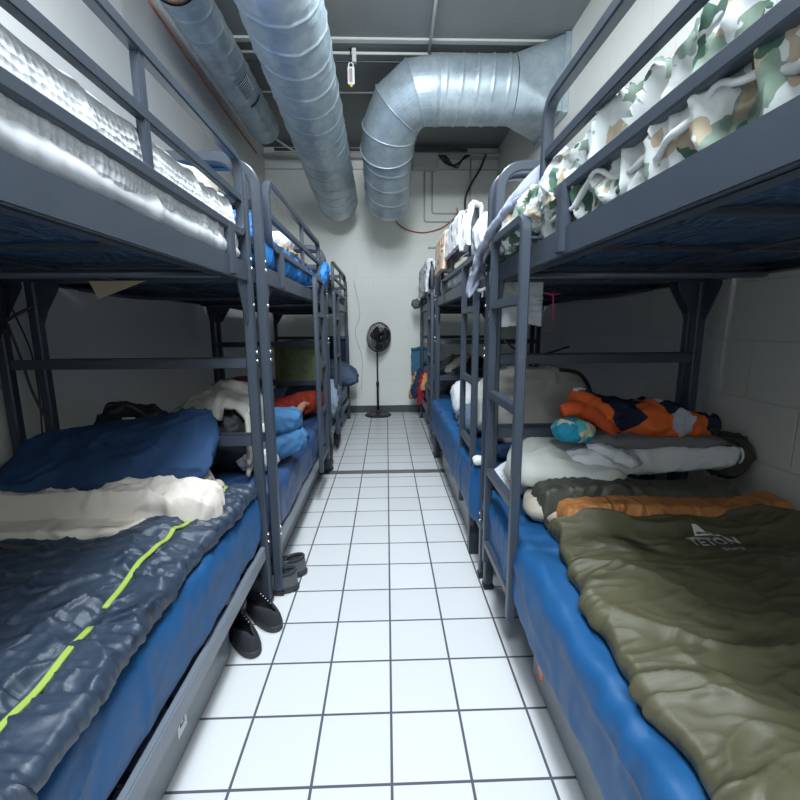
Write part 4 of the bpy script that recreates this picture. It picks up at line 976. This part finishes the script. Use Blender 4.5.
def sneaker(x, y, rz, label, m, group, L=.29):
    r = thing('sneaker', (x, y, 0), label, 'shoe', group)
    M = Matrix.Translation((x, y, 0)) @ Matrix.Rotation(rz, 4, 'Z'); k = L / .29
    def ol(n, g):
        o_ = []
        for i in range(n):
            a = 2 * pi * i / n; b = sin(a); xx = cos(a) * (.049 + .008 * (-b if b < 0 else 0) - .012 * math.exp(-(b - .15) ** 2 * 10)) * g; o_.append((xx * k, b * .145 * g * k))
        return o_
    n = 44
    def stack(mb, rows):
        vs = []; fs = []
        for z, fn in rows:
            for (a, b) in ol(n, 1): vs.append(M @ Vector(fn(a, b, z)))
        q = len(rows)
        for i in range(q - 1):
            for j in range(n): fs.append([i * n + j, i * n + (j + 1) % n, (i + 1) * n + (j + 1) % n, (i + 1) * n + j])
        fs.append(list(range(n))); mb.add(vs, fs)
    s = MB(); stack(s, [(z, (lambda g: lambda a, b, z: (a * g, b * g, z + (.012 * max(0, (-b / (.145 * k)) - .6)))) (g)) for z, g in ((0, .96), (.008, 1.02), (.03, 1.03), (.036, .99))])
    s.v and s.add([M @ Vector((a * .98, b * .98, .036)) for a, b in ol(n, 1)], [list(range(n))]); s.build('sole', RUBBER, r)
    u = MB(); rows = []
    for i in range(11):
        t = i / 10
        def fn(a, b, z, t=t):
            f = -b / (.145 * k)               # +1 toe, -1 heel
            top = .038 + .040 * (1 - max(0, min(1, (f + .15) / .9))) + (.012 if f < -.8 else 0)
            close = .85 * max(0, min(1, (f + .05) / .35)) + .18
            g = 1 - close * t ** 2.0
            bb = b * (.98 - (.10 * t ** 2 if f > 0 else .06 * t))
            return (a * .98 * g, bb, .034 + top * sin(t * pi / 2))
        rows.append((0, fn))
    stack(u, rows); u.f.pop(); u.sm.pop(); u.build('upper', m, r)
    c = MB(); c.tube([M @ Vector((.036 * cos(a) * k, (.078 + .052 * sin(a)) * k, .108 + .006 * sin(a))) for a in [i * 2 * pi / 24 for i in range(24)]], .009, 8, closed=True); c.build('collar', SHOEB, r)
    l = MB()
    for i in range(5):
        y_ = (.005 - .018 * i) * k; l.tube(smoothpath([M @ Vector((-.024, y_ + .004, .098 - .009 * i)), M @ Vector((0, y_ - .002, .108 - .010 * i)), M @ Vector((.024, y_ + .004, .098 - .009 * i))], 8), .0035, 6)
    l.build('laces', SHOEG, r)
    return r
sneaker(-.635, 1.005, -1.42, 'front grey leather sneaker between the left bunks', SHOEG, 'grey sneakers between the left bunks')
sneaker(-.615, 1.135, -1.30, 'rear grey leather sneaker of the pair between the left bunks, behind the post', SHOEG, 'grey sneakers between the left bunks')
sneaker(-.68, 2.93, -1.2, 'worn grey sneaker on the brown floor strip below the middle left bunk', SHOEG, 'sneakers at the floor strip')
sneaker(-.72, 3.10, -1.3, 'second sneaker behind the one on the brown floor strip', SHOEG, 'sneakers at the floor strip')

# ------------------------------------------------------------------ pedestal fan
fx, fy = -.15, 5.60
FM = Matrix.Translation((fx, fy, 0)) 
fan = thing('pedestal_fan', (fx, fy, 0), 'black pedestal fan standing on the tiles against the back wall', 'fan')
MB().lathe((fx, fy, 0), [(.205, 0), (.21, .008), (.20, .02), (.12, .035), (.05, .045), (.03, .07), (.028, .09)], 48).build('base', BLACKP, fan)
MB().lathe((fx, fy, .06), [(.017, 0), (.017, .40), (.024, .41), (.026, .46), (.020, .48), (.012, .485), (.012, .98)], 20).build('pole', BLACKP, fan)
hc = Vector((fx + .03, fy - .07, 1.235)); tilt = Matrix.Rotation(radians(42), 3, 'Z') @ Matrix.Rotation(radians(6), 3, 'X')
def hp(a, r, d): return hc + tilt @ Vector((r * cos(a), d, r * sin(a)))
hd = MB(); ring = []
mt = MB(); 
mt.tube([hc + tilt @ Vector((0, .02, 0)), hc + tilt @ Vector((0, .07, 0)), hc + tilt @ Vector((0, .14, 0)), hc + tilt @ Vector((0, .16, 0))], .058, 24, rfn=lambda t: 1 - .35 * t)
mt.box((fx - .015, fy - .02, 1.02), (fx + .015, fy + .03, 1.22), .005); mt.build('motor_housing', BLACKP, fan)
g = MB()
for rr, d, w_ in ((.222, -.0, .008), (.215, -.035, .004), (.19, -.055, .003), (.15, -.072, .003), (.11, -.082, .003), (.215, .035, .004), (.16, .055, .003)):
    g.tube([hp(i * 2 * pi / 48, rr, d) for i in range(48)], w_, 6, closed=True)
for i in range(96):
    a = i * 2 * pi / 96
    g.tube([hp(a, .05, -.088), hp(a + .05, .11, -.082), hp(a + .10, .17, -.066), hp(a + .13, .21, -.04), hp(a + .14, .222, 0)], .0022, 5)
for i in range(36):
    a = i * 2 * pi / 36
    g.tube([hp(a, .05, .06), hp(a, .12, .06), hp(a, .18, .05), hp(a, .222, 0)], .0017, 5)
g.build('grille', BLACKP, fan)
cpm = MB(); cpm.tube([hp(0, 0, -.085), hp(0, 0, -.098)], .052, 28); cpm.build('centre_badge', BLACKP, fan)
hb = MB()
for k in range(3):
    a0 = k * 2 * pi / 3 + .4; vs = []; fs = []
    for i in range(9):
        rr = .035 + .155 * i / 8
        for j in range(7):
            a = a0 + (-.5 + j / 6) * (1.35 - .3 * i / 8); vs.append(hp(a, rr, -.03 + .035 * (j / 6 - .5)))
    for i in range(8):
        for j in range(6): q = i * 7 + j; fs.append([q, q + 1, q + 8, q + 7])
    vs2 = [v + tilt @ Vector((0, .003, 0)) for v in vs]; m_ = len(vs)
    fs += [[m_ + a for a in f][::-1] for f in fs]
    bl = MB().add(vs + vs2, fs); bl.build('blade', mat('smoky_plastic', (.05, .055, .06), .35), fan)
MB().tube([hp(0, 0, -.06), hp(0, 0, .03)], .035, 20).build('hub', BLACKP, fan)

# ------------------------------------------------------------------ ducts
def duct(mb, pts, R, pitch=.16, seam=.009, kink=0, step=.009, nseg=56, dent=.0):
    P = []
    for a, b in zip(pts, pts[1:]):
        a = Vector(a); b = Vector(b); n = max(1, int((b - a).length / step))
        P += [a.lerp(b, i / n) for i in range(n)]
    P.append(Vector(pts[-1])); s = 0; vs = []; side = None; prev = None
    for i, p in enumerate(P):
        t = (P[min(i + 1, len(P) - 1)] - P[max(i - 1, 0)]).normalized()
        if prev is not None: s += (p - prev).length
        prev = p
        if side is None: side = t.cross(Vector((0, 0, 1))).normalized()
        side = (side - t * side.dot(t)).normalized(); u = side.cross(t)
        for j in range(nseg):
            a = 2 * pi * j / nseg
            ph = (s / pitch - (a / (2 * pi) if pitch < 1 else 0)) % 1; d = min(ph, 1 - ph) * pitch
            r = R + seam * exp(-(d / .009) ** 2)
            if dent: r += dent * ridge(cos(a) * 2 + s * 2, sin(a) * 2, s * 3) 
            vs.append(p + side * cos(a) * r + u * sin(a) * r)
    fs = []; n = nseg
    for i in range(len(P) - 1):
        for j in range(n): fs.append([i * n + j, i * n + (j + 1) % n, (i + 1) * n + (j + 1) % n, (i + 1) * n + j])
    return mb.add(vs, fs)
d1 = MB(); duct(d1, [(-.65, 1.2, 3.50), (-.645, 2.0, 3.43), (-.65, 5.2, 3.11)], .268, pitch=.24, seam=.007, dent=.009)
for R_, p0, p1 in ((.306, (-.632, 3.70, 3.44), (-.634, 3.74, 3.432)), (.304, (-.675, 4.75, 3.23), (-.676, 4.78, 3.224))):
    pass
o = d1.build('spiral_duct', GALV); tagset(o, 'thick dented spiral duct running down the middle of the ceiling', 'duct', 'galvanised ceiling ducts')
d2r = thing('elbow_duct', (.5, 3.6, 3.3), 'large galvanised duct bending from the right wall down toward the back wall', 'duct', 'galvanised ceiling ducts')
d2 = MB(); duct(d2, [(1.24, 3.5, 3.66), (.50, 3.52, 3.66)], .29, pitch=.145, dent=.001); duct(d2, [(.52, 3.52, 3.66), (.44, 3.52, 3.66)], .293, pitch=9); d2.build('horizontal_run', GALV, d2r)
# gored elbow: explicit mitred rings
def rings(mb, cs, R, n=56, seamr=.007):
    vs = []; fs = []; side = None; k = 0
    for i, (c, t) in enumerate(cs):
        c = Vector(c); t = Vector(t).normalized()
        if side is None: side = t.cross(Vector((0, 1, 0))).normalized()
        side = (side - t * side.dot(t)).normalized(); u = side.cross(t)
        for j in range(n):
            a = 2 * pi * j / n; vs.append(c + side * cos(a) * R + u * sin(a) * R)
    for i in range(len(cs) - 1):
        for j in range(n): fs.append([i * n + j, i * n + (j + 1) % n, (i + 1) * n + (j + 1) % n, (i + 1) * n + j])
    return mb.add(vs, fs)
cs = [((.50, 3.52, 3.66), (-1, 0, 0)), ((.30, 3.54, 3.645), (-.92, .12, -.30)), ((.14, 3.66, 3.56), (-.62, .42, -.55)), ((.055, 3.83, 3.44), (-.2, .70, -.60)), ((.03, 4.0, 3.33), (0, .88, -.47))]
e_ = MB(); rings(e_, cs, .29); e_ = e_.build('elbow', GALV, d2r)
for p in e_.data.polygons: p.use_smooth = False
for c, t in cs:
    q = MB(); c = Vector(c); t = Vector(t).normalized(); s_ = t.cross(Vector((0, 1, 0))).normalized(); u_ = s_.cross(t)
    q.tube([c + s_ * cos(a) * .293 + u_ * sin(a) * .293 for a in [i * 2 * pi / 56 for i in range(56)]], .007, 6, closed=True); q.build('gore_seam', GALV, e_)
d3 = MB(); duct(d3, [(.03, 3.98, 3.34), (.035, 4.72, 2.95)], .275, pitch=.22, dent=.004); d3.build('falling_run', GALV, d2r)
# square-to-round transition and wall flange
tr = MB(); n = 64; vs = []; fs = []
for k in range(2):
    for j in range(n):
        a = 2 * pi * j / n
        if k == 0: vs.append(Vector((1.24, 3.5 + .29 * cos(a), 3.66 + .29 * sin(a))))
        else: vs.append(Vector((1.66, 3.62 + .36 * (1 if cos(a) > -1e-6 else -1), 3.70 + .32 * (1 if sin(a) > -1e-6 else -1))))
for j in range(n): fs.append([j, (j + 1) % n, n + (j + 1) % n, n + j] if (vs[n + j] - vs[n + (j + 1) % n]).length > .01 else [j, (j + 1) % n, n + j])
tr.add(vs, fs, False); tr.build('transition', GALV, d2r)
MB().box((1.655, 3.22, 3.35), (1.708, 4.02, 4.02), .004).build('wall_flange', GALV, d2r)
# left duct
d0r = thing('spiral_duct', (-1.42, 3.6, 3.55), 'slim spiral duct in the corner of the left wall and ceiling, with a side grille', 'duct', 'galvanised ceiling ducts')
d0 = MB(); duct(d0, [(-1.40, 2.26, 3.72), (-1.42, 4.50, 3.72)], .17, pitch=.22, seam=.006); d0.build('duct_body', GALV, d0r)
MB().tube([(-1.40, 2.20, 3.72), (-1.40, 2.28, 3.72)], .155, 40).build('open_end', mat('copper_liner', (.35, .2, .13), .6), d0r)
gr = MB(); a_ = radians(-38)
def dp(y, ang, r): return Vector((-1.41 + r * cos(ang), y, 3.72 + r * sin(ang)))
pl = MB(); pts = []
vs = []; fs = []
for i in range(9):
    for y in (3.20, 3.86): vs.append(dp(y, a_ - .55 + 1.1 * i / 8, .178))
for i in range(8): fs.append([2 * i, 2 * i + 1, 2 * i + 3, 2 * i + 2])
pl.add(vs + [v + Vector((0, 0, .004)) for v in vs], fs + [[a + 18 for a in f] for f in fs]); pl.build('grille_frame', GALV, d0r)
vs = []; fs = []
for (ya, yb_) in ((3.24, 3.50), (3.62, 3.66)):
    vs = []; lv_ = MB()
    for i in range(9):
        for y in (ya, yb_): vs.append(dp(y, a_ - .42 + .84 * i / 8, .181))
    lv_.add(vs, [[2 * i, 2 * i + 1, 2 * i + 3, 2 * i + 2] for i in range(8)]); lv_.build('grille_opening', mat('dark_grille', (.03, .033, .04), .5), d0r)
for k in range(9):
    y = 3.255 + .028 * k; MB().tube([dp(y, a_ - .42 + .84 * i / 8, .183) for i in range(9)], .003, 5).build('louvre', GALV, d0r)

# ------------------------------------------------------------------ pipes, thermometer, cables
def pipe(name, pts, r, m, label, cat, rad=.04):
    o = MB().tube(rounded_path(pts, rad), r, 10).build(name, m); return tagset(o, label, cat)
pipe('conduit', [(XL + .02, 3.52, 3.985), (XR - .1, 3.52, 3.985)], .013, CONDUIT, 'pale conduit crossing the ceiling ahead of the thermometer', 'pipe')
pipe('conduit', [(XL + .3, 3.60, 3.955), (.55, 3.60, 3.955)], .012, STEEL_D, 'dark conduit crossing the ceiling just behind the pale one', 'pipe')
pipe('conduit', [(.42, 2.0, 3.99), (.44, 3.75, 3.99)], .014, CONDUIT, 'pale conduit running along the ceiling to the elbow duct', 'pipe')
pipe('conduit', [(XL + .1, 5.72, 3.86), (XR - .2, 5.72, 3.86)], .014, CONDUIT, 'pale pipe along the top of the back wall', 'pipe')
pipe('conduit', [(XL + .2, 5.66, 3.93), (XR - .5, 5.66, 3.93)], .022, STEEL_D, 'dark pipe along the top of the back wall above the pale one', 'pipe')
pipe('conduit', [(.60, 5.83, 3.72), (.60, 5.83, 2.98), (1.5, 5.83, 2.98)], .011, CONDUIT, 'outer pale conduit bending down the back wall right of the elbow duct', 'pipe')
pipe('conduit', [(.72, 5.83, 3.72), (.72, 5.83, 3.10), (1.5, 5.83, 3.10)], .011, CONDUIT, 'inner pale conduit bending down the back wall right of the elbow duct', 'pipe')
pipe('conduit', [(1.30, 5.83, 3.9), (1.30, 5.83, 2.6)], .010, CONDUIT, 'pale conduit running straight down the back wall near the right corner', 'pipe')
pipe('conduit', [(.66, 5.84, 2.60), (1.3, 5.84, 2.60)], .016, mat('cream_paint', (.62, .62, .58), .6), 'short cream rail on the back wall above the beige towel', 'rail')
jb = thing('junction_box', (.62, 5.75, 3.72), 'grey junction box on the back wall below the elbow duct', 'box')
MB().box((.42, 5.70, 3.70), (.80, 5.85, 3.92), .01).build('box_body', CONDUIT, jb); MB().box((.43, 5.69, 3.71), (.79, 5.70, 3.91), .004).build('cover_plate', CONDUIT, jb)
o = MB().tube(smoothpath([(.08, 5.80, 3.10), (.25, 5.82, 2.90), (.55, 5.83, 2.82), (.85, 5.83, 2.88), (1.05, 5.83, 3.02), (1.12, 5.83, 3.12)], 40), .009, 8).build('cable', CABLE_O); tagset(o, 'orange cable sagging across the back wall', 'cable')
o = MB().tube(smoothpath([(1.10, 5.82, 3.18), (1.12, 5.82, 2.95), (1.20, 5.82, 2.75), (1.22, 5.82, 2.5)], 30), .008, 8).build('cable', CABLE_O); tagset(o, 'orange cable dropping down the back wall behind the white towel', 'cable')
bc = MB()
for k in range(4):
    bc.tube(smoothpath([(.80 + .03 * k, 5.7, 3.88), (.90 + .05 * k, 5.68, 3.76 - .02 * k), (1.05 + .03 * k, 5.68, 3.74 + .02 * k), (1.2 + .02 * k, 5.7, 3.88)], 24), .010, 6)
bc.tube(smoothpath([(1.5, 5.7, 3.9), (1.42, 5.72, 3.7), (1.30, 5.76, 3.5), (1.22, 5.8, 3.3), (1.24, 5.82, 3.05)], 30), .016, 8)
o = bc.build('cable_bundle', BLACKP); tagset(o, 'tangle of black cables below the elbow duct at the back wall', 'cables')
o = MB().tube(smoothpath([(-1.60, 2.3, 3.60), (-1.63, 3.4, 3.59), (-1.64, 4.9, 3.6)], 30), .010, 8).build('cable', CABLE_O); tagset(o, 'orange cable running along the left wall below the slim duct', 'cable')
o = MB().tube(smoothpath([(-1.5, 5.0, 3.86), (-1.2, 5.5, 3.82), (-.9, 5.6, 3.86), (-.7, 5.6, 3.87)], 30), .014, 8).build('cable', CONDUIT); tagset(o, 'pale flexible cable looping at the top left of the back wall', 'cable')
o = MB().tube(smoothpath([(-.50, 5.82, 2.1), (-.42, 5.83, 1.6), (-.50, 5.83, 1.3), (-.40, 5.83, .9), (-.42, 5.83, .4)], 40), .004, 6).build('cable', CONDUIT); tagset(o, 'thin pale cord hanging down the back wall left of the fan', 'cable')
th = thing('thermometer', (-.31, 3.45, 3.68), 'white thermometer with a yellow tip hanging from the ceiling conduit', 'thermometer')
MB().tube([(-.31, 3.45, 3.985), (-.31, 3.45, 3.86)], .006, 6).build('black_strap', BLACKP, th)
MB().tube([(-.31 + .022 * cos(a * pi / 8), 3.45, 3.84 + .026 * sin(a * pi / 8)) for a in range(16)], .006, 6, closed=True).build('hanging_ring', WPLAST, th)
MB().box((-.342, 3.445, 3.68), (-.278, 3.46, 3.83), .006).build('backing', WPLAST, th)
MB().box((-.324, 3.441, 3.695), (-.296, 3.446, 3.815), .002).build('scale_strip', mat('grey_brown_scale', (.35, .27, .25), .5), th)
tk = MB()
for k in range(12): tk.box((-.336, 3.4425, 3.70 + .0095 * k), (-.326, 3.4445, 3.7015 + .0095 * k), 0)
tk.build('scale_marks', BLACKP, th)
MB().lathe((-.31, 3.45, 3.67), [(.008, -.012), (.017, -.004), (.017, .006), (.008, .012)], 16).build('yellow_tip', YELLOW, th)
MB().box((-.30, 3.495, 3.90), (-.26, 3.54, 4.02), .003).build('hanger_clamp', CONDUIT, th)
